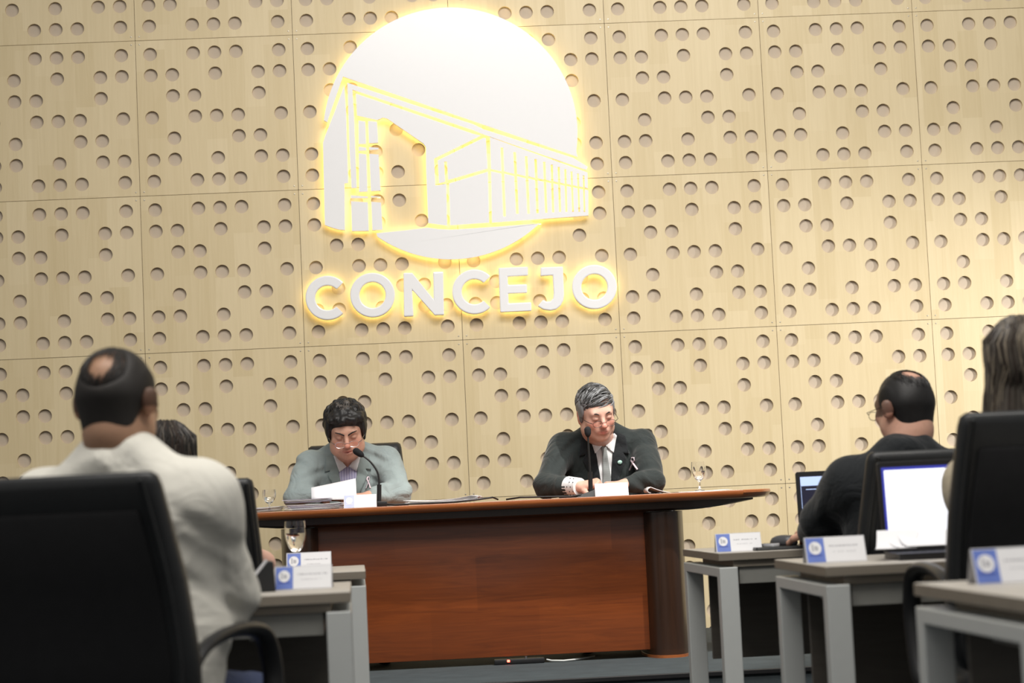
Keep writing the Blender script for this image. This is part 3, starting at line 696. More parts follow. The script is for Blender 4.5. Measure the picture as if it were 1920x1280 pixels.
# ------------------------------------------------------------------ office chairs
def make_chair():
    t = thing('office_chair', (0, 0, 0), 'x', 'chair', 'black leather office chairs')
    LEAN = .19
    def bk(v, w, th, y0, r=.03, zc=0):  # ring across the back at height v (0..1)
        z = .50+.58*v; y = .22+math.tan(LEAN)*(.58*v)-.025*math.sin(PI*v)
        return [Vector((p.x*(1), y+y0+p.y-.05*(1-(2*p.x/.5)**2)*0, z)) for p in rect_ring(w, th, min(r, th*.49), 0, 5)]
    b = MB(); rings = []
    for v, w, th in ((-.02, .44, .03), (.0, .48, .055), (.06, .515, .075), (.3, .525, .085), (.6, .505, .08), (.85, .475, .075), (.95, .465, .07), (.985, .455, .055), (1.0, .43, .028)):
        rings.append(bk(v, w, th, 0, .034))
    b.loft(rings); back = b.build('backrest', M['leather'], t, 1.0)
    b = MB(); rings = []
    for v, w, th in ((.015, .40, .012), (.03, .43, .02), (.3, .45, .022), (.6, .425, .022), (.84, .39, .022), (.86, .38, .012)):
        rings.append(bk(v, w, th, .037, .008))
    b.loft(rings); b.build('back_panel', M['leather_back'], back, 1.0)
    for sx in (-1, 1):
        b = MB(); pts = []
        for k in range(15):
            v = .02+.95*k/14; w = np.interp(v, (0, .06, .3, .6, .85, 1), (.48, .515, .525, .505, .475, .455))
            pts.append((sx*(w/2-.022), .22+math.tan(LEAN)*.58*v-.025*math.sin(PI*v)+.040, .50+.58*v))
        b.tube(pts, .0065, 8); b.build('piping', M['leather'], back, 1)
    b = MB(); b.loft([[Vector((p.x, p.y-.02, p.z)) for p in rect_ring(w, d, .07, z, 5)] for w, d, z in ((.39, .42, .405), (.43, .46, .415), (.45, .48, .435), (.45, .48, .465), (.42, .45, .485), (.34, .36, .492))])
    b.build('seat', M['leather'], t, 1.0)
    for sx in (-1, 1):
        b = MB(); x = sx*.235
        P = [(sx*.23, .25, .58), (x, .23, .635), (x, .15, .69), (x, .02, .715), (x, -.12, .713), (x, -.2, .685), (x, -.235, .61), (x, -.225, .53), (sx*.235, -.19, .45), (sx*.22, -.15, .42)]
        fine = []
        for i in range(len(P)-1):
            a, c = Vector(P[i]), Vector(P[i+1]); pa = Vector(P[max(i-1, 0)]); pn = Vector(P[min(i+2, len(P)-1)])
            for k in range(4):
                s = k/4; fine.append(.5*((2*a)+(c-pa)*s+(2*pa-5*a+4*c-pn)*s*s+(3*a-pa-3*c+pn)*s**3))
        fine.append(Vector(P[-1]))
        b.tube(fine, .024, 12, flat=.62, up=(0, 0, 1)); b.build('armrest', M['black'], t, 1.2)
    b = MB(); b.lathe([(.0001, .07), (.028, .07), (.028, .24), (.018, .24), (.018, .40), (.06, .40), (.06, .412), (.0001, .412)], n=18); b.build('gas_column', M['black'], t, .6)
    for k in range(5):
        a = 2*PI*k/5+.3; c, s_ = math.cos(a), math.sin(a)
        b = MB(); b.tube([(c*.02, s_*.02, .115), (c*.15, s_*.15, .10), (c*.29, s_*.29, .075)], [.026, .021, .016], 8, flat=.7); l = b.build('base_leg', M['black'], t, 1)
        b = MB()
        for dd in (-.012, .012):
            q = Vector((c*.29-s_*dd, s_*.29+c*dd, .028)); ax = Vector((-s_, c, 0)); u = Vector((c, s_, 0))
            b.loft([[q+ax*h+(u*math.cos(2*PI*j/14)+Vector((0, 0, 1))*math.sin(2*PI*j/14))*.027 for j in range(14)] for h in (-.008, .008)])
        b.build('caster', M['black'], l, .6)
    return t
chair0 = make_chair(); _used = []
def put_chair(label, x, y, z, rz):
    o = chair0 if not _used else copy_tree(chair0); _used.append(1)
    o.location = (x, y, z); o.rotation_euler = (0, 0, rz); o['label'] = label; return o
# ------------------------------------------------------------------ smooth bodies: distance field + surface nets
class Field:
    def __init__(s): s.ops = []
    def add(s, pr, k=.02): s.ops.append((0, pr, k)); return s
    def sub(s, pr, k=.01): s.ops.append((1, pr, k)); return s
    def grid(s, h, pad=.03):
        lo = np.min([p[1] for o, p, k in s.ops if o == 0], 0)-pad; hi = np.max([p[2] for o, p, k in s.ops if o == 0], 0)+pad
        n = np.ceil((hi-lo)/h).astype(int)+1
        ax = [lo[i]+h*np.arange(n[i]) for i in range(3)]
        F = np.full(n, 9.0, np.float32)
        for op, (fn, a, b), k in s.ops:
            m = k+2.5*h
            i0 = np.maximum(0, np.floor((a-m-lo)/h).astype(int)); i1 = np.minimum(n, np.ceil((b+m-lo)/h).astype(int)+1)
            if (i1 <= i0).any(): continue
            sl = tuple(slice(i0[i], i1[i]) for i in range(3))
            P = np.stack(np.meshgrid(*[ax[i][sl[i]] for i in range(3)], indexing='ij'), -1)
            d = fn(P).astype(np.float32); f = F[sl]
            if op == 0: hh = np.maximum(k-np.abs(f-d), 0)/max(k, 1e-6); F[sl] = np.minimum(f, d)-hh*hh*k*.25
            else: d = -d; hh = np.maximum(k-np.abs(f-d), 0)/max(k, 1e-6); F[sl] = np.maximum(f, d)+hh*hh*k*.25
        s.F, s.lo, s.h = F, lo, h
        return s
    def wrinkle(s, amp, fr=1.0, seed=0, zlim=None):
        """soft diagonal creases pressed into the cloth"""
        n = s.F.shape; x, y, z = [s.lo[i]+s.h*np.arange(n[i]) for i in range(3)]
        x, y, z = x[:, None, None], y[None, :, None], z[None, None, :]; a = seed*1.7
        w = 2.2*np.sin(7*fr*x+5*fr*y+a)+1.8*np.sin(9*fr*z-6*fr*y+2*a)
        c1 = np.sin(46*fr*(z+.45*np.abs(x)-.2*y)+w); c2 = np.sin(33*fr*(z*.7-.6*np.abs(x)+.4*y)+1.4*w+a); m = .5+.5*np.sin(11*fr*x+3*np.sin(8*z+a))*np.sin(10*fr*z+2*np.sin(7*fr*y))
        s.F += (amp*(np.maximum(c1, -.2)**2*m+.6*np.maximum(c2, -.1)**2*(1-m))).astype(np.float32)
        return s
    def sample(s, P):
        q = (np.asarray(P)-s.lo)/s.h; n = np.array(s.F.shape)
        q = np.clip(q, 0, n-1.001); i = q.astype(int); f = q-i; r = 0
        for dx in (0, 1):
            for dy in (0, 1):
                for dz in (0, 1):
                    w = np.abs(1-dx-f[..., 0])*np.abs(1-dy-f[..., 1])*np.abs(1-dz-f[..., 2])
                    r = r+w*s.F[i[..., 0]+dx, i[..., 1]+dy, i[..., 2]+dz]
        return r
    def mesh(s, smooth=1):
        F, h = s.F, s.h; S = F < 0; n = np.array(F.shape)-1
        cnt = np.zeros(n, np.int8)
        for dx in (0, 1):
            for dy in (0, 1):
                for dz in (0, 1): cnt += S[dx:dx+n[0], dy:dy+n[1], dz:dz+n[2]]
        act = (cnt > 0) & (cnt < 8); idx = np.full(n, -1, np.int64); C = np.argwhere(act); idx[act] = np.arange(len(C))
        acc = np.zeros((len(C), 3)); num = np.zeros(len(C))
        cor = [(x, y, z) for x in (0, 1) for y in (0, 1) for z in (0, 1)]
        val = {c: F[C[:, 0]+c[0], C[:, 1]+c[1], C[:, 2]+c[2]] for c in cor}
        for a in cor:
            for k in range(3):
                if a[k]: continue
                b = list(a); b[k] = 1; b = tuple(b); va, vb = val[a], val[b]; m = (va < 0) != (vb < 0)
                t = np.where(m, va/np.where(m, va-vb, 1), 0)
                p = np.array(a, float)+np.zeros((len(C), 3)); p[:, k] += t
                acc += p*m[:, None]; num += m
        V = (C+acc/num[:, None])*h+s.lo; Q = []
        for k in range(3):
            u, w = (k+1) % 3, (k+2) % 3
            sl0 = [slice(None)]*3; sl1 = [slice(None)]*3; sl0[k] = slice(0, -1); sl1[k] = slice(1, None)
            A, B = S[tuple(sl0)], S[tuple(sl1)]; E = np.argwhere(A != B)
            E = E[(E[:, u] > 0) & (E[:, w] > 0) & (E[:, u] < n[u]) & (E[:, w] < n[w])]
            o = np.zeros((4, 3), int); o[1, u] = -1; o[2, u] = -1; o[2, w] = -1; o[3, w] = -1
            q = np.stack([idx[E[:, 0]+d[0], E[:, 1]+d[1], E[:, 2]+d[2]] for d in o], 1)
            ins = A[E[:, 0], E[:, 1], E[:, 2]]; q[~ins] = q[~ins][:, ::-1]; Q.append(q)
        Q = np.concatenate(Q)
        for _ in range(smooth):
            s_ = np.zeros_like(V); c_ = np.zeros(len(V))
            for j in range(4):
                a, b = Q[:, j], Q[:, (j+1) % 4]
                for x in range(3): s_[:, x] += np.bincount(a, V[b, x], len(V))
                c_ += np.bincount(a, minlength=len(V))
            V = V*.45+s_/np.maximum(c_, 1)[:, None]*.55
        s.V, s.Q = V, Q
        return s
    def build(s, name, mats, parent, tint=None, slot=None):
        V, Q = s.V, s.Q; me = bpy.data.meshes.new(name)
        me.vertices.add(len(V)); me.vertices.foreach_set('co', V.ravel()); me.loops.add(Q.size); me.loops.foreach_set('vertex_index', Q.ravel())
        me.polygons.add(len(Q)); me.polygons.foreach_set('loop_start', np.arange(0, Q.size, 4)); me.polygons.foreach_set('loop_total', np.full(len(Q), 4))
        for m in (mats if isinstance(mats, (list, tuple)) else [mats]): me.materials.append(m)
        if slot is not None: me.polygons.foreach_set('material_index', slot(V[Q].mean(1)).astype(np.int32))
        me.polygons.foreach_set('use_smooth', np.ones(len(Q), bool)); me.update()
        if tint is not None:
            at_ = me.color_attributes.new('tint', 'FLOAT_COLOR', 'POINT'); c = np.ones((len(V), 4), np.float32); c[:, :3] = tint(V); at_.data.foreach_set('color', c.ravel())
        me.validate()
        o = bpy.data.objects.new(name, me); COL.objects.link(o); o.parent = parent
        return o
XF = [np.eye(4)]
class frame:
    def __init__(s, loc=(0, 0, 0), rx=0, ry=0, rz=0, sc=1.0, pivot=(0, 0, 0)):
        M_ = Matrix.Translation(Vector(loc)) @ Matrix.Translation(Vector(pivot)) @ Matrix.Rotation(rz, 4, 'Z') @ Matrix.Rotation(ry, 4, 'Y') @ Matrix.Rotation(rx, 4, 'X') @ Matrix.Scale(sc, 4) @ Matrix.Translation(-Vector(pivot))
        s.m = np.array(M_)
    def __enter__(s): XF.append(XF[-1] @ s.m); return s
    def __exit__(s, *a): XF.pop()
def X(p): return (XF[-1] @ np.array([*p, 1.0]))[:3]
def XR(): A = XF[-1][:3, :3]; sc = np.linalg.norm(A[:, 0]); return A/sc, sc
def rotm(rx=0, ry=0, rz=0): return np.array((Matrix.Rotation(rz, 3, 'Z') @ Matrix.Rotation(ry, 3, 'Y') @ Matrix.Rotation(rx, 3, 'X')))
def ell(c, r, rx=0, ry=0, rz=0):
    R, sc = XR(); R = R @ rotm(rx, ry, rz); c = X(c); r = np.array(r, float)*sc; e = np.sqrt(((R*r)**2).sum(1))
    def fn(P):
        q = (P-c) @ R; k0 = np.sqrt(((q/r)**2).sum(-1)); k1 = np.sqrt(((q/r**2)**2).sum(-1)); return k0*(k0-1)/np.maximum(k1, 1e-9)
    return fn, c-e, c+e
def cone(a, b, ra, rb):
    sc = XR()[1]; a, b = X(a), X(b); ra *= sc; rb *= sc; ba = b-a; L = (ba*ba).sum()
    def fn(P):
        t = np.clip(((P-a) @ ba)/L, 0, 1); return np.sqrt(((P-a-t[..., None]*ba)**2).sum(-1))-(ra+(rb-ra)*t)
    m = max(ra, rb); return fn, np.minimum(a, b)-m, np.maximum(a, b)+m
def rbox(c, h, r, rx=0, ry=0, rz=0):
    R, sc = XR(); R = R @ rotm(rx, ry, rz); c = X(c); h = np.array(h, float)*sc; r = r*sc; e = (np.abs(R)*h).sum(1)
    def fn(P):
        q = np.abs((P-c) @ R)-(h-r); return np.sqrt((np.maximum(q, 0)**2).sum(-1))+np.minimum(q.max(-1), 0)-r
    return fn, c-e, c+e
def torus(c, R0, r, zs=1.0, ys=1.0, rx=0, ry=0, rz=0):
    R, sc = XR(); R = R @ rotm(rx, ry, rz); c = X(c); R0 *= sc; r *= sc; m = np.array([R0+r+.02]*3)
    def fn(P):
        q = (P-c) @ R; l = np.sqrt(q[..., 0]**2+(q[..., 1]/ys)**2)-R0; return (np.sqrt(l*l+(q[..., 2]/zs)**2)-r)*min(1, .8)
    return fn, c-m*max(1, zs*.6), c+m*max(1, zs*.6)
# ------------------------------------------------------------------ skin, hair and cloth
def tinted(name, rough=.5, sss=0.0, bump=.15, bscale=160, spec=.4):
    m = bpy.data.materials.new(name); m.use_nodes = True; n, l = nt(m); b = n['Principled BSDF']; b.inputs['Roughness'].default_value = rough; b.inputs['Specular IOR Level'].default_value = spec
    a = n.new('ShaderNodeVertexColor'); a.layer_name = 'tint'; tc = n.new('ShaderNodeTexCoord'); nz = n.new('ShaderNodeTexNoise'); nz.inputs['Scale'].default_value = 90; l.new(tc.outputs['Object'], nz.inputs['Vector'])
    hs = n.new('ShaderNodeHueSaturation'); mr = n.new('ShaderNodeMapRange'); mr.inputs[3].default_value = .92; mr.inputs[4].default_value = 1.08
    l.new(nz.outputs['Fac'], mr.inputs[0]); l.new(mr.outputs[0], hs.inputs['Value']); l.new(a.outputs['Color'], hs.inputs['Color']); l.new(hs.outputs['Color'], b.inputs['Base Color'])
    if sss: b.inputs['Subsurface Weight'].default_value = sss; b.inputs['Subsurface Radius'].default_value = (.012, .005, .003); b.inputs['Subsurface Scale'].default_value = .5
    if bump:
        n2 = n.new('ShaderNodeTexNoise'); n2.inputs['Scale'].default_value = bscale; l.new(tc.outputs['Object'], n2.inputs['Vector']); bp = n.new('ShaderNodeBump'); bp.inputs['Strength'].default_value = bump; bp.inputs['Distance'].default_value = .0015
        l.new(n2.outputs['Fac'], bp.inputs['Height']); l.new(bp.outputs['Normal'], b.inputs['Normal'])
    return m
M['skin'] = tinted('skin', .48, .12)
def cloth(name, col, rough=.85, var=.08, wr=.5, wscale=9, weave=500, sheen=.15, pattern=None):
    """woven cloth: soft creases as bump plus a fine weave"""
    m = mat(name, col, rough, var=var, scale=40, sheen=sheen, spec=.25); n, l = nt(m); b = n['Principled BSDF']
    tc = n.new('ShaderNodeTexCoord'); a = n.new('ShaderNodeTexNoise'); a.inputs['Scale'].default_value = wscale; a.inputs['Detail'].default_value = 3; a.inputs['Distortion'].default_value = 1.2
    w = n.new('ShaderNodeTexNoise'); w.inputs['Scale'].default_value = weave; l.new(tc.outputs['Object'], a.inputs['Vector']); l.new(tc.outputs['Object'], w.inputs['Vector'])
    b1 = n.new('ShaderNodeBump'); b1.inputs['Strength'].default_value = wr; b1.inputs['Distance'].default_value = .02; b2 = n.new('ShaderNodeBump'); b2.inputs['Strength'].default_value = .2; b2.inputs['Distance'].default_value = .001
    l.new(a.outputs['Fac'], b1.inputs['Height']); l.new(w.outputs['Fac'], b2.inputs['Height']); l.new(b1.outputs['Normal'], b2.inputs['Normal']); l.new(b2.outputs['Normal'], b.inputs['Normal'])
    if pattern:
        sx = n.new('ShaderNodeTexWave'); sx.bands_direction = pattern[0]; sx.inputs['Scale'].default_value = pattern[1]; sx.inputs['Distortion'].default_value = pattern[3] if len(pattern) > 3 else 0
        l.new(tc.outputs['Object'], sx.inputs['Vector']); mx = n.new('ShaderNodeMix'); mx.data_type = 'RGBA'; src = b.inputs['Base Color'].links[0].from_socket
        rp = ramp(n, [(.70, (0, 0, 0)), (.80, (1, 1, 1))]); l.new(sx.outputs['Fac'], rp.inputs[0]); l.new(rp.outputs[0], mx.inputs[0]); l.new(src, mx.inputs[6]); mx.inputs[7].default_value = (*pattern[2], 1); l.new(mx.outputs[2], b.inputs['Base Color'])
    return m
M['suit_grey'] = cloth('pale_grey_green_suiting', (.27, .32, .32), wr=.75)
M['suit_grey_dark'] = cloth('grey_green_lapel_cloth', (.24, .29, .285), wr=.2)
M['suit_dark'] = cloth('charcoal_green_suiting', (.020, .026, .026), .8, wr=.75)
M['suit_black'] = cloth('black_suiting', (.010, .012, .014), .8, wr=.7)
M['beige'] = cloth('cream_linen', (.70, .68, .61), .9, wr=.6, wscale=7)
M['shirt_white'] = cloth('white_shirt', (.70, .72, .74), .8, wr=.2)
M['shirt_lilac'] = cloth('lilac_striped_shirt', (.50, .49, .66), .8, wr=.2, pattern=('X', 26, (.30, .29, .50)))
M['shirt_dots'] = cloth('dotted_cuff', (.72, .74, .76), .8, wr=.1)
M['tie_grey'] = cloth('grey_woven_tie', (.20, .22, .22), .6, wr=.1, pattern=('Z', 90, (.33, .35, .35)))
M['blue_top'] = cloth('deep_blue_top', (.02, .04, .32), .8)
M['pale_blue'] = cloth('pale_blue_shirt', (.35, .50, .75), .8)
M['tan_top'] = cloth('tan_blouse', (.42, .36, .26), .85)
M['jeans'] = cloth('dark_blue_denim', (.035, .05, .11), .9)
M['trouser'] = cloth('dark_trousers', (.012, .013, .016), .9)
M['shoe'] = mat('black_shoe', (.01, .01, .01), .35)
M['hair_dark'] = mat('dark_brown_hair', (.016, .013, .011), .62, var=.4, scale=60)
M['hair_black'] = mat('black_hair', (.011, .010, .010), .5, var=.4, scale=60)
M['hair_thin'] = mat('greyish_brown_hair', (.075, .065, .058), .5, var=.3, scale=60)
M['hair_grey'] = mat('grey_hair', (.20, .205, .215), .5, var=.3, scale=60)
M['hair_mid'] = mat('dark_grey_hair', (.045, .045, .046), .5, var=.4, scale=60)
M['hair_brown'] = mat('brown_hair', (.030, .020, .015), .4, var=.4, scale=60)
M['hair_blond'] = mat('dark_blond_hair', (.20, .165, .12), .42, var=.3, scale=60)
M['hair_ash'] = mat('ash_brown_hair', (.07, .058, .046), .42, var=.3, scale=60)
M['ribbon'] = mat('pink_white_ribbon', (.75, .62, .68), .6)
M['lens'] = mat('spectacle_lens', (1, 1, 1), .02, var=0, trans=1.0, ior=1.12, spec=.3)
M['lip'] = mat('lip', (.33, .11, .09), .45)
SKIN = np.array((.58, .33, .24)); SKIN_D = np.array((.43, .225, .15)); SKIN_P = np.array((.60, .36, .28))
def head_field(f, hw=1.0, jaw=1.0, mouth_open=0.0, heavy=0.0, ear=0.0):
    """head about its own centre; face towards -Y. hw widens the skull, jaw and heavy fill the lower face"""
    f.add(ell((0, .018, .040), (.076*hw, .096, .082)), .03)
    f.add(ell((0, -.030, .012), (.066*hw, .064, .075)), .03)
    f.add(ell((0, -.036, -.050), (.056*hw*jaw, .054, .060)), .03)
    f.add(ell((0, -.062, -.092), (.030*jaw, .026, .022)), .028)
    for s in (-1, 1):
        f.add(ell((s*.050*hw, -.012, -.062), (.026*jaw, .038, .034)), .03)          # jaw angle
        f.add(ell((s*.040*hw, -.062, -.020), (.024, .022, .022)), .022)               # cheek
        if heavy: f.add(ell((s*.040*hw, -.050, -.060), (.026+heavy*.01, .030, .030+heavy*.006)), .022)
    f.add(cone((-.036, -.082, .026), (.036, -.082, .026), .013, .013), .02)              # brow
    for s in (-1, 1): f.sub(ell((s*.031, -.108, .008), (.020, .020, .013)), .014)        # socket
    for s in (-1, 1): f.add(ell((s*.031, -.082, .006), (.0155, .0150, .0125)), .004)     # lidded eye
    f.add(cone((0, -.090, .016), (0, -.116, -.022), .0085, .0125), .012)                 # nose
    f.add(ell((0, -.118, -.026), (.013, .012, .010)), .006)
    for s in (-1, 1): f.add(ell((s*.0125, -.106, -.029), (.0085, .011, .008)), .006); f.sub(ell((s*.007, -.113, -.037), (.0045, .006, .004)), .004)
    f.add(ell((0, -.082, -.056), (.030, .020, .020)), .016)                              # muzzle
    o = mouth_open
    f.add(cone((-.021, -.092, -.055), (0, -.101, -.0525), .0045, .0065), .006).add(cone((.021, -.092, -.055), (0, -.101, -.0525), .0045, .0065), .006)
    f.add(cone((-.018, -.090, -.064-o), (0, -.098, -.067-o), .005, .008), .006).add(cone((.018, -.090, -.064-o), (0, -.098, -.067-o), .005, .008), .006)
    f.sub(cone((-.020, -.099, -.0585-o*.5), (.020, -.099, -.0585-o*.5), .0022+o*.5, .0022+o*.5), .003)
    f.sub(cone((-.016, -.104, -.077-o), (.016, -.104, -.077-o), .006, .006), .010)
    for s in (-1, 1):                                                                    # ears
        f.add(ell((s*(.079*hw+ear), .018+ear, -.004), (.009+ear*.2, .020+ear*.3, .033), rz=s*(.35+ear*30), ry=s*.12), .008)
        f.add(ell((s*.075*hw, .012, -.030), (.008, .010, .012)), .006)
        f.sub(ell((s*(.088*hw+ear), .012, .002), (.006, .009, .015), rz=s*.35), .006)
def head_tint(inv, base, beard=.0, red=1.0, bald=None):
    """natural skin colouring by place on the head: redder nose, cheeks, ears and lips, beard shadow"""
    A = np.linalg.inv(inv)
    def fn(V):
        q = np.c_[V, np.ones(len(V))] @ A.T; q = q[:, :3]; c = np.tile(base, (len(V), 1))
        g = lambda p, r: np.exp(-(((q-np.array(p))/np.array(r))**2).sum(1))[:, None]
        c = c*(1+g((0, -.118, -.024), (.02, .02, .018))*np.array((.12, -.22, -.22))*red)
        for s in (-1, 1):
            c = c*(1+g((s*.042, -.08, -.024), (.022, .03, .02))*np.array((.08, -.16, -.16))*red)
            c = c*(1+g((s*.086, .02, -.004), (.014, .03, .034))*np.array((.05, -.25, -.28))*red)
            c = c*(1+g((s*.031, -.096, -.002), (.017, .02, .007))*np.array((-.32, -.38, -.36)))
        c = c*(1+g((0, -.10, -.060), (.023, .02, .0085))*np.array((-.10, -.50, -.46)))
        if beard: c = c*(1-beard*(g((0, -.07, -.085), (.06, .05, .034))+g((0, -.10, -.045), (.03, .02, .009))).clip(0, 1)*np.array((.42, .32, .22)))
        return c.clip(0, 1)
    return fn
def hand(f, wrist, palm, R, curl=(.5, .5, .5, .5), side=1, thumb=.5, spread=.06):
    """wrist: where the palm starts; R: columns are across the palm (towards the thumb side), along the fingers, out of the back of the hand"""
    W = np.array(wrist); ac, al, ou = R[:, 0], R[:, 1], R[:, 2]
    pt = lambda x, y, z: W+ac*x+al*y+ou*z
    kn = [(.030, .088, .0), (.010, .094, .003), (-.011, .090, .002), (-.031, .080, -.002)]
    for x, y, z in kn: f.add(cone(pt(x*.62, .012, 0), pt(x, y, z), .0135, .0115), .014)
    L = [(.040, .024, .019), (.044, .028, .020), (.041, .026, .020), (.032, .020, .018)]
    for i, (x, y, z) in enumerate(kn):
        a = 0; p = np.array((x, y, z)); sp = spread*(1.5-i)
        for j, (l, ang) in enumerate(zip(L[i], (curl[i]*1.35, curl[i]*1.6, curl[i]*1.0))):
            a += ang; q = p+np.array((math.sin(sp)*math.cos(a)*l, math.cos(a)*math.cos(sp)*l, -math.sin(a)*l))
            f.add(cone(pt(*p), pt(*q), .0098-.0009*j, .0092-.0009*j), .003 if j else .006); p = q
    p = np.array((.022, .020, -.006)); a = thumb
    for l, dx, dy, dz, r in ((.040, .75, .62, -.25, .0135), (.030, .50, .80, -.35-a*.4, .0108), (.024, .15-a*.5, .88, -.4-a*.5, .0095)):
        d = np.array((dx, dy, dz)); d /= np.linalg.norm(d); q = p+d*l; f.add(cone(pt(*p), pt(*q), r, r-.0012), .008 if l > .035 else .004); p = q
def strands(b, roots, dirs, seg, wid, rng, wob=.004):
    """thin tapered locks of hair; dirs: function(point, step) giving the next point"""
    for p in roots:
        P = [np.array(p)]
        for k in range(seg): P.append(dirs(P[-1], k))
        w = wid*rng.uniform(.6, 1.3); b.tube([Vector(x) for x in P], [w*(.55 if i == 0 else 1-.75*i/seg) for i in range(len(P))], 4)
def drape(name, poly, fld, m, parent, z_off=.003, th=.004, res=.012, y0=-.6, M_=None, dirn=1.0):
    """cloth panel cut to a front-view outline (x, z) and laid on the surface of fld, seen from -Y"""
    from mathutils.geometry import tessellate_polygon
    P = np.array(poly, float); lo, hi = P.min(0), P.max(0)
    bm = bmesh.new(); vs = [bm.verts.new((x, 0, z)) for x, z in poly]; f = bm.faces.new(vs); bm.normal_update()
    bmesh.ops.triangulate(bm, faces=[f])
    for ax in (0, 2):
        k = lo[ax//2]+res
        while k < hi[ax//2]-res*.3:
            co = Vector((k, 0, 0)) if ax == 0 else Vector((0, 0, k)); no = Vector((1, 0, 0)) if ax == 0 else Vector((0, 0, 1))
            bmesh.ops.bisect_plane(bm, geom=bm.verts[:]+bm.edges[:]+bm.faces[:], plane_co=co, plane_no=no, dist=1e-5); k += res
    bm.verts.ensure_lookup_table(); V = np.array([v.co[:] for v in bm.verts]); y = np.full(len(V), y0*dirn); done = np.zeros(len(V), bool)
    for _ in range(400):
        V[:, 1] = y; d = fld.sample(V); done = d < z_off
        y = np.where(done, y, y+dirn*np.maximum(.0015, (d-z_off)*.5).clip(0, .01))
        if done.all() or abs(y).max() > 1.2: break
    for v, yy in zip(bm.verts, y): v.co.y = yy
    me = bpy.data.meshes.new(name); bm.normal_update(); bm.to_mesh(me); bm.free(); me.materials.append(m)
    o = link(name, me, parent, 3.2); s = o.modifiers.new('thick', 'SOLIDIFY'); s.thickness = th; s.offset = 0; return o
def spectacles(parent, Minv, m, down=.0, w=1.0, rimless=True):
    """half-frame reading glasses in head space carried to the parent by matrix Minv"""
    T = Matrix(Minv.tolist()); b = MB(); y = -.122; z = -.006-down
    tr = lambda P: [T @ Vector(p) for p in P]
    for s in (-1, 1):
        c = s*.0315*w; n = 22; ring = [(c+.0225*w*abs(math.cos(2*PI*k/n))**.8*(1 if math.cos(2*PI*k/n) > 0 else -1), y+.004*abs(math.cos(2*PI*k/n)), z+.0145*math.sin(2*PI*k/n)) for k in range(n+1)]
        b.tube(tr(ring), .0010, 6)
        b.tube(tr([(c+s*.0225*w, y+.004, z+.004), (s*.070, y+.016, z+.010), (s*.080, -.05, z+.012), (s*.083, .012, z+.016), (s*.081, .030, z)]), .0013, 6)
    b.tube(tr([(-.009, y, z+.005), (0, y-.002, z+.008), (.009, y, z+.005)]), .0011, 6)
    fr = b.build('spectacles', m, parent, 1); b = MB()
    for s in (-1, 1):
        c = s*.0315*w; n = 22; ring = [(c+.0215*w*math.cos(2*PI*k/n), y+.003, z+.0138*math.sin(2*PI*k/n)) for k in range(n)]
        r2 = [(p[0], p[1]+.0012, p[2]) for p in ring]; b.loft([tr(ring), tr(r2)])
    o = b.build('lens', M['lens'], fr, 1); return fr
def brows(parent, Minv, m, th=.0042, pts=((.012, -.094, .022), (.030, -.0975, .032), (.048, -.086, .027))):
    T = Matrix(Minv.tolist())
    for s in (-1, 1):
        b = MB(); b.tube([T @ Vector((s*x, y, z)) for x, y, z in pts], [th*.9, th, th*.5], 8, flat=.7); b.build('eyebrow', m, parent, 1)
class Pose: pass
def pose(lean=.1, height=1.0, hip=(0, 0, .50), sh_w=.190, head_pitch=.0, head_yaw=0., head_roll=0., head_fwd=.02, hs=1.0, neck=.105, shz=.492):
    """joints of a seated figure facing -Y"""
    J = Pose(); J.hip = np.array(hip); J.lean = lean; J.hs = hs
    up = np.array((0, -math.sin(lean), math.cos(lean))); fw = np.array((0, -math.cos(lean), -math.sin(lean))); J.up, J.fw = up, fw
    J.T = frame(hip, rx=lean).m                     # torso frame
    J.neck = J.hip+up*.555*height; J.sh_z = shz*height; J.dz = (shz-.492)*height; J.h = height
    J.sh = {s: J.hip+up*J.sh_z+np.array((s*sh_w, 0, 0)) for s in (-1, 1)}
    J.hc = J.neck+up*neck*.6+fw*head_fwd+np.array((0, -math.sin(head_pitch*.6)*.05, neck*.4+.035))
    J.H = frame(J.hc, rx=head_pitch, rz=head_yaw, ry=head_roll, sc=hs).m
    return J
def arm(f, J, s, el, wr, r0, r1, r2, k=.03):
    f.add(cone(J.sh[s], el, r0, r1), k).add(cone(el, wr, r1, r2), k*.6)
def torso(f, J, g=0.0, belly=0.0, w=1.0):
    XF.append(J.T)
    f.add(ell((0, .0, .05), (.185*w+g, .135+g, .16)), .05).add(ell((0, -.025-belly*.5, .17), (.165*w+g+belly, .125+g+belly, .19)), .06)
    f.add(ell((0, -.005, .33*J.h), (.180*w+g, .120+g, .19)), .06)
    f.add(cone((-.135*w, .005, .452*J.h+J.dz), (.135*w, .005, .452*J.h+J.dz), .060+g, .060+g), .05)
    for s in (-1, 1):
        f.add(cone((s*.135*w, .012, .468*J.h+J.dz), (s*.035, .022, .535*J.h), .052+g, .050+g), .05)
        f.add(ell((s*(.172*w+.004), 0, .452*J.h+J.dz), (.052+g, .058+g, .062+g)), .03)
    XF.pop()
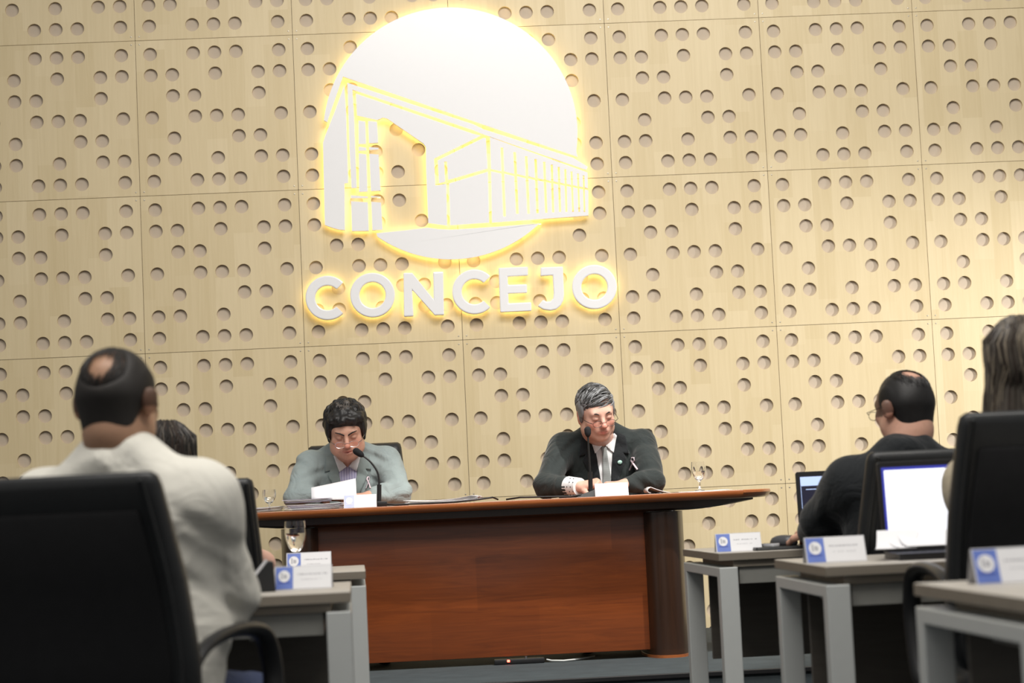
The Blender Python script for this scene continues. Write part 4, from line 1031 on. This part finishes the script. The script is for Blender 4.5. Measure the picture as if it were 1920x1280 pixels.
def legs(root, J, m, shoe=True, knee_y=-.44, spread=.13, floor=0.0):
    f = Field()
    for s in (-1, 1):
        k = (s*spread, J.hip[1]+knee_y, .50); a = (s*(spread+.01), J.hip[1]+knee_y+.04, floor+.10)
        f.add(cone((s*.10, J.hip[1]-.02, J.hip[2]+.02), k, .085, .066), .03).add(cone(k, a, .064, .048), .02)
    f.add(ell((0, J.hip[1], J.hip[2]+.03), (.18, .14, .10)), .05)
    o = f.grid(.012).mesh(2).build('trousers', m, root)
    if shoe:
        for s in (-1, 1):
            g = Field(); x = s*(spread+.01); y = J.hip[1]+knee_y+.04
            g.add(ell((x, y-.06, floor+.040), (.045, .13, .038)), .02).add(cone((x, y+.01, floor+.10), (x, y+.01, floor+.05), .042, .04), .02); g.sub(rbox((x, y, floor-.10), (.2, .3, .10), .0), .004)
            g.grid(.010).mesh(1).build('shoe', M['shoe'], root)
    return o
def body_core(f, J, neck_r=.056):
    """neck and trunk under the clothes, so that the body is one surface"""
    XF.append(J.H); f.add(cone((0, .030, -.045), (0, .040, -.085), neck_r/J.hs, neck_r/J.hs), .025); XF.pop()
    hb = (J.H @ np.array((0, .035, -.06, 1)))[:3]
    f.add(cone(hb, J.neck-J.up*.03, neck_r, neck_r*1.10), .03)
    XF.append(J.T); f.add(ell((0, 0, .32*J.h), (.15, .09, .19)), .05).add(ell((0, 0, .1), (.14, .10, .16)), .05).add(cone((-.13, 0, .44*J.h), (.13, 0, .44*J.h), .05, .05), .04); XF.pop()
# ------------------------------------------------------------------ the people
HROT = lambda yaw: PI+yaw
def seat_person(name_label, root_xy, floor, yaw, group=None):
    return thing('person', (root_xy[0], root_xy[1], floor), name_label, 'person', group, yaw)
def to_local(root, p):
    R = Matrix.Rotation(-root.rotation_euler[2], 3, 'Z'); return np.array(R @ (Vector(p)-root.location))
def set_head(J, root, uv, Y, pitch, yaw=0., roll=0., hs=1.0):
    J.hc = to_local(root, at(*uv, Y)); J.hs = hs; J.H = frame(J.hc, rx=pitch, rz=yaw, ry=roll, sc=hs).m
def hpt(J, p): return (J.H @ np.array([*p, 1.0]))[:3]
rng = random.Random(11)
def hair_clumps(f, J, n, c, r, rad, test, k=.008, seed=3):
    g = random.Random(seed); XF.append(J.H)
    while n:
        th, z = g.uniform(0, 2*PI), g.uniform(-1, 1); q = math.sqrt(1-z*z); p = (c[0]+r[0]*q*math.cos(th), c[1]+r[1]*q*math.sin(th), c[2]+r[2]*z)
        if test(p): f.add(ell(p, (rad*g.uniform(.7, 1.3),)*3), k); n -= 1
    XF.pop()
def comb(J, b, roots, step, n, wid, lift, skull, seed=4):
    """locks of hair combed over the skull ellipsoid; step(p) gives the combing direction in head space"""
    g = random.Random(seed); c, r = np.array(skull[0]), np.array(skull[1])
    for p in roots:
        p = np.array(p, float); P = []
        d0 = np.array((g.uniform(-.25, .25), g.uniform(-.25, .25), g.uniform(-.15, .15)))
        for k in range(n+1):
            q = (p-c)/r; q /= np.linalg.norm(q); s = c+q*r*(1+lift*(1-.6*k/n)+g.uniform(-.004, .004)); P.append(Vector(hpt(J, s)))
            d = np.array(step(s))+d0; nn = q/r; nn /= np.linalg.norm(nn); d = d-nn*d.dot(nn); p = s+d/np.linalg.norm(d)*g.uniform(.010, .014)
        w = wid*g.uniform(.6, 1.4); b.tube(P, [w*.5]+[w]*(n-2)+[w*.7, w*.15], 4)
def surf_pts(n, c, r, test, seed=1):
    g = random.Random(seed); out = []
    while len(out) < n:
        th, z = g.uniform(0, 2*PI), g.uniform(-1, 1); q = math.sqrt(1-z*z); p = (c[0]+r[0]*q*math.cos(th), c[1]+r[1]*q*math.sin(th), c[2]+r[2]*z)
        if test(p): out.append(p)
    return out
def ribbon(parent, fld, x, z, s, M_):
    """small looped awareness ribbon pinned on the chest"""
    P = [(-.010, -.026), (-.002, -.006), (.006, .012), (.004, .022), (-.002, .022), (-.005, .012), (.003, -.006), (.012, -.025)]
    V = np.array([(x+a*s, -.5, z+c*s) for a, c in P]); y = np.full(len(V), -.6)
    for _ in range(500):
        V[:, 1] = y; d = fld.sample(V); y = np.where(d < .006, y, y+.0015)
    b = MB(); b.tube([Vector(v) for v in V], .0036*s, 6, flat=.5); return b.build('ribbon', M_, parent, 1)
# ---- official in pale grey, reading
A = seat_person('man in pale grey suit and glasses reading from a sheet at the table', (at(654, 800, 9.56).x, 9.56), DAIS_Z, 0.0)
J = pose(lean=.43, height=.97, hip=(0, 0, .49), sh_w=.178); set_head(J, A, (649, 809), 9.20, .41, .03, -.05, 1.0)
el = {-1: to_local(A, at(556, 918, 9.22)), 1: to_local(A, at(748, 917, 9.22))}
for s in el: el[s][2] = TZ+.062
wr = {-1: np.array((-.12, -.37, TZ+.052)), 1: np.array((.10, -.42, TZ+.050))}
f = Field(); body_core(f, J, .060); XF.append(J.H); head_field(f, 1.02, 1.08, .004, .9); XF.pop()
for s in (-1, 1): arm(f, J, s, el[s], wr[s], .045, .038, .026)
Rm = lambda a, o: np.stack([np.cross(np.array(a)/np.linalg.norm(a), np.array(o)/np.linalg.norm(o)), np.array(a)/np.linalg.norm(a), np.array(o)/np.linalg.norm(o)], 1)
hand(f, wr[-1], None, Rm((.92, -.30, -.04), (.05, -.1, 1)), (.25, .3, .35, .4), thumb=.4)
R2 = Rm((-.86, -.42, .02), (0, -.1, 1)); R2[:, 0] *= -1; hand(f, wr[1], None, R2, (.3, .35, .4, .45), thumb=.4)
f.grid(.0042).mesh(1); f.build('body', M['skin'], A, head_tint(J.H, SKIN, .30))
HA = J
f = Field(); XF.append(J.H)
f.add(ell((0, .022, .052), (.092, .108, .088)), .02).add(ell((0, -.040, .084), (.070, .050, .028)), .02)
for s in (-1, 1): f.add(ell((s*.080, -.010, .030), (.018, .050, .050)), .015).add(ell((s*.079, .000, -.022), (.010, .024, .034)), .012)
f.sub(ell((0, -.124, -.010), (.070, .063, .082)), .01); f.sub(rbox((0, -.02, -.115), (.2, .065, .07), .02), .01)
XF.pop()
hair_clumps(f, J, 120, (0, .022, .052), (.090, .106, .087), .013, lambda p: p[2] > (.078 if p[1] < -.02 else -.01) and p[1] < .09, .008)
hair_clumps(f, J, 40, (0, -.026, .072), (.080, .074, .040), .012, lambda p: p[1] < -.03 and p[2] > .074, .006, 8)
def thin_top(C):
    q = (np.c_[C, np.ones(len(C))] @ np.linalg.inv(HA.H).T)[:, :3]; d = ((q-np.array((.002, -.012, .135)))/np.array((.034, .040, .05)))**2
    return (d.sum(1)+.35*np.sin(q[:, 0]*420)*np.cos(q[:, 1]*260) < 1).astype(int)
f.grid(.0042).mesh(1); hr = f.build('hair', [M['hair_black'], M['hair_thin']], A, slot=thin_top)
b = MB(); comb(J, b, surf_pts(420, (0, .022, .052), (.094, .110, .090), lambda p: p[2] > (.095 if p[1] < -.02 else .03) and p[1] < .08, 5), lambda p: (p[0]*7+.5*math.sin(p[2]*160), -.5-.5*(p[1] < 0), -.2), 4, .0024, .060, ((0, .022, .052), (.094, .110, .090)))
b.build('hair_locks', M['hair_black'], hr, 1)
brows(A, J.H, M['hair_black'], .0046, ((.010, -.100, .020), (.028, -.104, .033), (.049, -.090, .035)))
spectacles(A, J.H, M['chrome'], .010)
f = Field(); torso(f, J, .022, .035, 1.0)
for s in (-1, 1):
    arm(f, J, s, el[s], wr[s]+(el[s]-wr[s])*.16, .072, .060, .044, .03)
    mid = (J.sh[s]+el[s])/2
    for t, rr in ((.62, .062), (.82, .066)):                            # folds at the elbow
        p = J.sh[s]*(1-t)+el[s]*t; f.add(ell(p+np.array((s*.012, -.012, 0)), (.030, .062, .016), ry=s*.6), .02)
    for t in (.25, .55): p = el[s]*(1-t)+wr[s]*t; f.add(ell(p, (.016, .052, .050), rz=s*.7), .016)
f.sub(ell(J.neck+J.fw*.05+J.up*.03, (.058, .07, .07)), .02)
fA = f.grid(.0065).wrinkle(.014, 1.0, 1).mesh(1); jk = f.build('jacket', M['suit_grey'], A)
zc = J.neck[2]
zt = TZ+.03
drape('shirt_front', [(-.060, zc-.02), (.062, zc-.02), (.050, zc-.12), (.020, zt+.0), (-.022, zt+.0), (-.045, zc-.12)], fA, M['shirt_lilac'], A, .0025, .003)
for s in (-1, 1):
    o = drape('lapel', [(s*.052, zc-.005), (s*.100, zc-.025), (s*.108, zc-.095), (s*.082, zc-.088), (s*.094, zc-.112), (s*.030, zt-.005), (s*.012, zt-.005), (s*.040, zc-.12)][::s], fA, M['suit_grey_dark'], jk, .006, .005)
    drape('shirt_collar', [(s*.006, zc-.075), (s*.052, zc-.012), (s*.064, zc-.022), (s*.040, zc-.098)][::s], fA, M['shirt_white'], A, .010, .003)
ribbon(A, fA, .092, zc-.150, 1.1, M['ribbon'])
legs(A, J, M['trouser'])
# ---- official in the dark suit
B = seat_person('man in dark suit and grey tie with glasses looking down at the table', (at(1122, 800, 9.58).x, 9.58), DAIS_Z, 0.0)
J = pose(lean=.37, height=.985, hip=(0, 0, .50), sh_w=.186); set_head(J, B, (1118, 777), 9.22, .30, .20, -.10, 1.01)
el = {-1: to_local(B, at(1024, 914, 9.20)), 1: to_local(B, at(1224, 906, 9.20))}
for s in el: el[s][2] = TZ+.062
wr = {-1: to_local(B, at(1086, 921, 9.02)), 1: np.array((.07, -.46, TZ+.050))}
wr[-1][2] = TZ+.048
f = Field(); body_core(f, J, .060); XF.append(J.H); head_field(f, 1.0, 1.0, 0, .0); XF.pop()
for s in (-1, 1): arm(f, J, s, el[s], wr[s], .045, .038, .026)
hand(f, wr[-1], None, Rm((.90, -.38, .16), (-.05, -.45, .9)), (.62, .66, .7, .74), thumb=.55)
R2 = Rm((-.86, -.42, .02), (0, -.1, 1)); R2[:, 0] *= -1; hand(f, wr[1], None, R2, (.3, .35, .4, .45), thumb=.4)
f.grid(.0042).mesh(1); f.build('body', M['skin'], B, head_tint(J.H, SKIN_P, .06, 1.1))
HB = J
f = Field(); XF.append(J.H)
f.add(ell((0, .024, .048), (.083, .102, .086)), .02)
for s in (-1, 1): f.add(ell((s*.075, .004, .030), (.010, .045, .046)), .014).add(ell((s*.074, -.002, -.006), (.0065, .014, .026)), .012)
f.sub(ell((.010, -.120, .004), (.068, .066, .088)), .01); f.sub(ell((.044, -.10, .082), (.030, .05, .036), ry=.5), .012); f.sub(rbox((0, -.02, -.105), (.2, .065, .07), .02), .01)
XF.pop()
hair_clumps(f, J, 60, (0, .024, .048), (.081, .100, .085), .010, lambda p: p[2] > .03 and p[1] > -.03 and p[1] < .09, .008, 5)
side = lambda C: (np.abs(((np.c_[C, np.ones(len(C))] @ np.linalg.inv(HB.H).T))[:, 0]) > .064).astype(int)
f.grid(.0042).mesh(1); hr = f.build('hair', [M['hair_mid'], M['hair_grey']], B, slot=side)
sk = ((0, .020, .052), (.083, .104, .086))
b = MB(); R_ = surf_pts(260, *sk, lambda p: p[2] > .06 and p[1] < .07, 2); stp = lambda p: (-.75, -.25+.5*(p[1] > 0), -.1)
comb(J, b, [p for p in R_[:170] if p[1] > -.075 or p[0] < .03], stp, 6, .0024, .035, sk, 6); b.build('hair_locks', M['hair_mid'], hr, 1)
b = MB(); comb(J, b, [p for p in R_[170:] if p[1] > -.075 or p[0] < .03], stp, 6, .0019, .045, sk, 7)
comb(J, b, surf_pts(90, *sk, lambda p: abs(p[0]) > .06 and -.04 < p[1] < .06 and -.02 < p[2] < .09, 9), lambda p: (0, .6, -.5), 4, .0022, .02, sk, 8); b.build('hair_locks', M['hair_grey'], hr, 1)
brows(B, J.H, M['hair_mid'], .0042); spectacles(B, J.H, M['black'], .006)
f = Field(); torso(f, J, .022, .030, 1.03)
for s in (-1, 1):
    arm(f, J, s, el[s], wr[s]+(el[s]-wr[s])*.24, .072, .060, .045, .03)
    for t in (.6, .82): p = J.sh[s]*(1-t)+el[s]*t; f.add(ell(p+np.array((s*.012, -.012, 0)), (.030, .062, .016), ry=s*.6), .02)
    for t in (.25, .5): p = el[s]*(1-t)+wr[s]*t; f.add(ell(p, (.016, .052, .050), rz=s*.7), .016)
f.sub(ell(J.neck+J.fw*.05+J.up*.03, (.056, .07, .07)), .02)
fB = f.grid(.0065).wrinkle(.014, 1.0, 4).mesh(1); jk = f.build('jacket', M['suit_dark'], B)
zc = J.neck[2]; zt = TZ+.03
drape('shirt_front', [(-.060, zc-.01), (.058, zc-.01), (.050, zc-.12), (.016, zt), (-.018, zt), (-.046, zc-.12)], fB, M['shirt_white'], B, .0025, .003)
drape('necktie', [(-.014, zc-.055), (.016, zc-.055), (.012, zc-.088), (.030, zt), (-.016, zt), (-.010, zc-.088)], fB, M['tie_grey'], B, .008, .004)
for s in (-1, 1):
    drape('lapel', [(s*.052, zc+.01), (s*.104, zc-.02), (s*.118, zc-.105), (s*.088, zc-.098), (s*.102, zc-.122), (s*.036, zt-.005), (s*.018, zt-.005), (s*.036, zc-.12)][::s], fB, M['suit_black'], jk, .007, .006)
    drape('shirt_collar', [(s*.008, zc-.062), (s*.052, zc-.004), (s*.064, zc-.016), (s*.044, zc-.096)][::s], fB, M['shirt_white'], B, .011, .003)
c0 = wr[-1]+(el[-1]-wr[-1])*.30; c1 = wr[-1]-(el[-1]-wr[-1])*.02
b = MB(); b.tube([Vector(c0), Vector(c0*.5+c1*.5), Vector(c1)], [.046, .043, .041], 18); cf = b.build('shirt_cuff', M['shirt_dots'], B, 1)
b = MB(); ax_ = (c1-c0)/np.linalg.norm(c1-c0)
for k in range(4):
    for q in range(6):
        u = Vector(np.cross(ax_, (0, 0, 1))).normalized(); w = Vector(ax_).cross(u); a = 2*PI*(q+.5*(k % 2))/6; rr = .0432-.0025*k/4
        p = Vector(c0*(1-(k+3)/6.5)+c1*((k+3)/6.5))+(u*math.cos(a)+w*math.sin(a))*rr; b.box(p, (.005, .005, .005), bev=.0015)
b.build('cuff_dots', M['black'], cf)
ribbon(B, fB, .128, zc-.150, 1.2, M['ribbon'])
pb = [(.070+.011*math.cos(2*PI*k/16), zc-.142+.010*math.sin(2*PI*k/16)) for k in range(16)][::-1]
M['pin_green'] = mat('pale_green_pin', (.35, .55, .48), .4); drape('lapel_pin', pb[::-1], fB, M['pin_green'], B, .013, .003)
legs(B, J, M['trouser'])
# ---- people seen from behind
def bald_back(label, root_xy, yaw, head_uv, head_Y, hyaw, cloth_m, lean, hip_z, elbows, wrists, sh_w=.19, hs=1.0, pitch=.12, roll=0, g=.026, height=1.0, glasses=False, bald=(0, .045, .118), bald_r=(.050, .058, .045), skin=SKIN_D, dark='hair_dark', stubble=.55, front_thin=True, belly=.03, w=1.06, shz=.468):
    P = seat_person(label, root_xy, 0, HROT(yaw)); J = pose(lean=lean, height=height, hip=(0, 0, hip_z), sh_w=sh_w, shz=shz); set_head(J, P, head_uv, head_Y, pitch, hyaw, roll, hs)
    el = {s: to_local(P, p) for s, p in elbows.items()}; wr = {s: to_local(P, p) for s, p in wrists.items()}
    f = Field(); body_core(f, J, .060); XF.append(J.H); head_field(f, 1.02, 1.0, 0, 0, .011); XF.pop()
    for s in (-1, 1):
        arm(f, J, s, el[s], wr[s], .045, .038, .026); d = wr[s]-el[s]; d[2] *= .3
        R = Rm(d, (0, 0, 1)); R[:, 0] *= -s; hand(f, wr[s], None, R, (.25, .3, .35, .4), thumb=.4)
    base = head_tint(J.H, skin, 0)
    def tint(V):
        q = (np.c_[V, np.ones(len(V))] @ np.linalg.inv(J.H).T)[:, :3]; c = base(V)
        e = ((q-np.array(bald))/(np.array(bald_r)*1.25))**2; m = (np.clip((e.sum(1)-.55)/.5, 0, 1)*(q[:, 2] > -.02))[:, None]
        return c*(1-m*.72)
    f.grid(.005).mesh(1); f.build('body', M['skin'], P, tint)
    f = Field(); XF.append(J.H)
    f.add(ell((0, .020, .041), (.0825, .1015, .0865)), .02); 
    for s in (-1, 0, 1): f.add(cone((s*.030, .058+.010*(s == 0), .005), (s*.024, .052+.006*(s == 0), -.056), .046, .041), .03)
    for s in (-1, 1): f.add(ell((s*.074, .010, .030), (.0105, .040, .040)), .012)
    f.sub(ell((0, -.115, -.010), (.080, .085, .13)), .012); f.sub(ell((0, -.075, -.090), (.20, .112, .088)), .014)
    f.sub(ell(bald, bald_r), .030)
    XF.pop(); f.grid(.005).mesh(1); hr = f.build('hair', M[dark], P)
    # short strands that feather the hair edge into the bald crown
    sk = ((0, .020, .041), (.0825, .1015, .0865)); bb, br = np.array(bald), np.array(bald_r)
    rim = lambda p: p[2] > .03 and p[1] > -.06 and .62 < (((np.array(p)-bb)/br)**2).sum() < 1.9
    b = MB(); comb(J, b, surf_pts(420, *sk, rim, 4), lambda p: (p[0]*3, .5, -.4), 3, .0011, .004, sk, 9); b.build('hair_fringe', M[dark], hr, 1)
    f = Field(); torso(f, J, g, belly, w)
    for s in (-1, 1):
        arm(f, J, s, el[s], wr[s]+(el[s]-wr[s])*.1, .074, .068, .050, .05)
        for t in (.5, .72, .9): p = J.sh[s]*(1-t)+el[s]*t; f.add(ell(p+np.array((s*.010, .012, 0)), (.040, .064, .014), ry=s*.5, rx=.3), .03)
    XF.append(J.T); f.add(ell((0, .01, -.02), (.20+g*.5, .17, .10)), .05)
    f.add(torus((0, .030, .535*height), .070, .013, 2.0, 1.0, rx=.28), .022); XF.pop()
    fj = f.grid(.0075).wrinkle(.008, .9, 2).mesh(1); jk = f.build('jacket', cloth_m, P)
    legs(P, J, M['jeans'])
    if glasses: spectacles(P, J.H, M['black'], .0)
    return P, J, fj
# man in the cream jacket
CH = at(108, 888, 4.16); yw = -.30; cx, cy_ = CH.x+.32*math.sin(-yw), CH.y+.32*math.cos(yw)
P1, J1, _ = bald_back('balding man in cream linen jacket seated in the large black chair at left', (cx-.03, cy_+.0), yw, (224, 756), 4.52, .0, M['beige'], .10, .52,
    {-1: at(428, 1118, 4.60), 1: at(20, 1130, 4.75)}, {-1: at(400, 1090, 4.90), 1: at(150, 1090, 5.06)}, sh_w=.196, hs=.97, pitch=.10, roll=.02, g=.030, bald=(-.004, .092, .080), bald_r=(.040, .050, .050), skin=np.array((.40, .23, .145)), height=1.02)
put_chair('large black leather chair at the left front, under the man in the cream jacket', cx, cy_, 0, HROT(yw)).scale = (1, 1, .965)
# balding man in black with glasses, right
CH = at(1764, 824, 5.93); yw = .04; cx, cy_ = CH.x-.32*math.sin(yw), CH.y+.32*math.cos(yw)
P2, J2, _ = bald_back('balding man in black suit and glasses typing at the dark laptop', (cx-.01, cy_+.0), yw, (1693, 766), 6.36, .42, M['suit_black'], .12, .50,
    {1: at(1543, 975, 6.42), -1: at(1790, 985, 6.5)}, {1: at(1520, 998, 6.70), -1: at(1650, 1000, 6.8)}, sh_w=.186, hs=.95, pitch=.10, g=.022, glasses=True, bald=(.0, .062, .116), bald_r=(.042, .058, .038), skin=SKIN, dark='hair_black', height=1.0)
put_chair('black leather chair of the balding man in black, on the right', cx, cy_, 0, HROT(yw))
# ---- women seen from behind
def woman(label, root_xy, yaw, head_uv, head_Y, top_m, hair_ms, elbows, wrists, hs=.98, hair_len=.34, pitch=.1, sleeve=1.0, lean=.12, hip_z=.49, height=.95, seed=3, hvol=1.0):
    P = seat_person(label, root_xy, 0, HROT(yaw)); J = pose(lean=lean, height=height, hip=(0, 0, hip_z), sh_w=.150, shz=.46); set_head(J, P, head_uv, head_Y, pitch, 0, 0, hs)
    el = {s: to_local(P, p) for s, p in elbows.items()}; wr = {s: to_local(P, p) for s, p in wrists.items()}
    f = Field(); body_core(f, J, .050); XF.append(J.H); head_field(f, .94, .9, 0, 0); XF.pop()
    for s in (-1, 1):
        arm(f, J, s, el[s], wr[s], .042, .036, .024); d = wr[s]-el[s]; d[2] *= .3; R = Rm(d, (0, 0, 1)); R[:, 0] *= -s; hand(f, wr[s], None, R, (.25, .3, .35, .4), thumb=.4)
    f.grid(.0055).mesh(1); f.build('body', M['skin'], P, head_tint(J.H, SKIN_P, 0))
    f = Field(); XF.append(J.H); f.add(ell((0, .020, .044), (.086*hvol, .106, .088)), .02)
    hb = J.hc; XF.pop()
    L = hair_len
    for k in range(9):
        t = k/8; z = -.02-L*t; w = (.078+.018*math.sin(t*PI*.8))*hvol; f.add(ell(hb+np.array((0, .052+.03*t, z)), (w, .046-.012*t, .06)), .03)
    XF.append(J.H); f.sub(ell((0, -.120, -.010), (.064, .085, .10)), .012); XF.pop()
    f.grid(.006).mesh(1); hr = f.build('hair', M[hair_ms[0]], P)
    g = random.Random(seed)
    for mi, cnt in ((0, 170), (1, 90), (2, 60)):
        b = MB()
        for _ in range(cnt):
            a = g.uniform(-.15*PI, 1.15*PI); q = np.array((.089*hvol*math.cos(a)*g.uniform(.3, 1), .020+.104*abs(math.sin(a))*g.uniform(.35, 1), 0)); rr = (q[0]/.089/hvol)**2+((q[1]-.02)/.108)**2
            q[2] = .044+.091*math.sqrt(max(0, 1-min(1, rr))); P_ = []; x0 = q[0]; ph = g.uniform(0, 6)
            p = hpt(J, q); P_.append(Vector(p)); c = hb
            r = np.linalg.norm([(p[0]-c[0])/(.090*hvol), (p[1]-c[1]-.02)/.108]); 
            ang = math.atan2((p[1]-c[1]-.02)/.108, (p[0]-c[0])/(.09*hvol))
            for k in range(1, 15):
                t = k/14; ang2 = ang+.1*math.sin(ph+t*4); rad = min(1.02, r+t*4)
                z = p[2]+(hb[2]-.02-L*g.uniform(.97, 1.0)-p[2])*t if rad >= 1.02 else None
                if z is None: zz = c[2]+.044+.091*math.sqrt(max(0, 1-min(.999, rad*rad))); P_.append(Vector((c[0]+.090*hvol*rad*math.cos(ang2), c[1]+.02+.108*rad*math.sin(ang2), zz))); continue
                ws = 1.0 if z > hb[2]-.02 else 1+.12*math.sin((hb[2]-z)/L*PI); yy = c[1]+.02+(.108*math.sin(ang2) if z > hb[2]-.02 else (.085+.03*(hb[2]-z)/L)*math.sin(ang2)+.0)
                P_.append(Vector((c[0]+.090*hvol*ws*math.cos(ang2)+.006*math.sin(ph+z*22), yy, z)))
            w = g.uniform(.0018, .0042); b.tube(P_, [w*.6]+[w]*(len(P_)-3)+[w*.7, w*.2], 5)
        b.build('hair_locks', M[hair_ms[mi]], hr, 1)
    f = Field(); torso(f, J, .010, 0, .84)
    for s in (-1, 1):
        e = J.sh[s]+(el[s]-J.sh[s])*min(1, sleeve*1.0)
        f.add(cone(J.sh[s], e, .054, .048), .03)
        if sleeve >= 1: f.add(cone(el[s], wr[s]+(el[s]-wr[s])*.1, .046, .034), .02)
    f.grid(.0085).mesh(1).build('blouse', top_m, P); legs(P, J, M['trouser'])
    return P, J
CH = at(1978, 771, 4.60); yw = .0; cx, cy_ = CH.x-.32*math.sin(yw), CH.y+.32*math.cos(yw)
woman('woman with long ash blond hair seated at the right edge, seen from behind', (cx+.03, cy_+.0), yw, (1917, 694), 4.92, M['tan_top'], ('hair_ash', 'hair_brown', 'hair_blond'),
    {1: at(1850, 960, 4.84), -1: at(2130, 960, 5.0)}, {1: at(1880, 985, 5.08), -1: at(2060, 1000, 5.2)}, hs=1.03, hip_z=.50, height=.985, hair_len=.30, hvol=1.02)
put_chair('black leather chair at the right edge, under the woman with blond streaks', cx, cy_, 0, HROT(yw)).scale = (1, 1, 1.02)
CH = at(330, 903, 6.02); yw = .15; cx, cy_ = CH.x-.32*math.sin(yw), CH.y+.32*math.cos(yw)
woman('woman with dark brown hair mostly hidden behind the cream jacketed man', (cx, cy_+.03), yw, (312, 866), 6.42, M['blue_top'], ('hair_dark', 'hair_brown', 'hair_ash'),
    {-1: at(494, 1055, 6.62), 1: at(170, 1040, 6.55)}, {-1: at(450, 1060, 6.86), 1: at(240, 1060, 6.85)}, hs=1.0, hip_z=.46, height=.90, hair_len=.22, sleeve=.45, lean=.2, seed=8)
put_chair('black leather chair seen past the right arm of the cream jacketed man', cx, cy_, 0, HROT(yw)).scale = (1, 1, .975)
o = put_chair('black chair behind the man in the pale grey suit', at(664, 830, 9.9).x, 9.60, DAIS_Z, 0); o.scale = (1, 1, .952)
o = put_chair('black chair behind the man in the dark suit', at(1138, 806, 9.9).x, 9.60, DAIS_Z, 0); o.scale = (1, 1, .962)
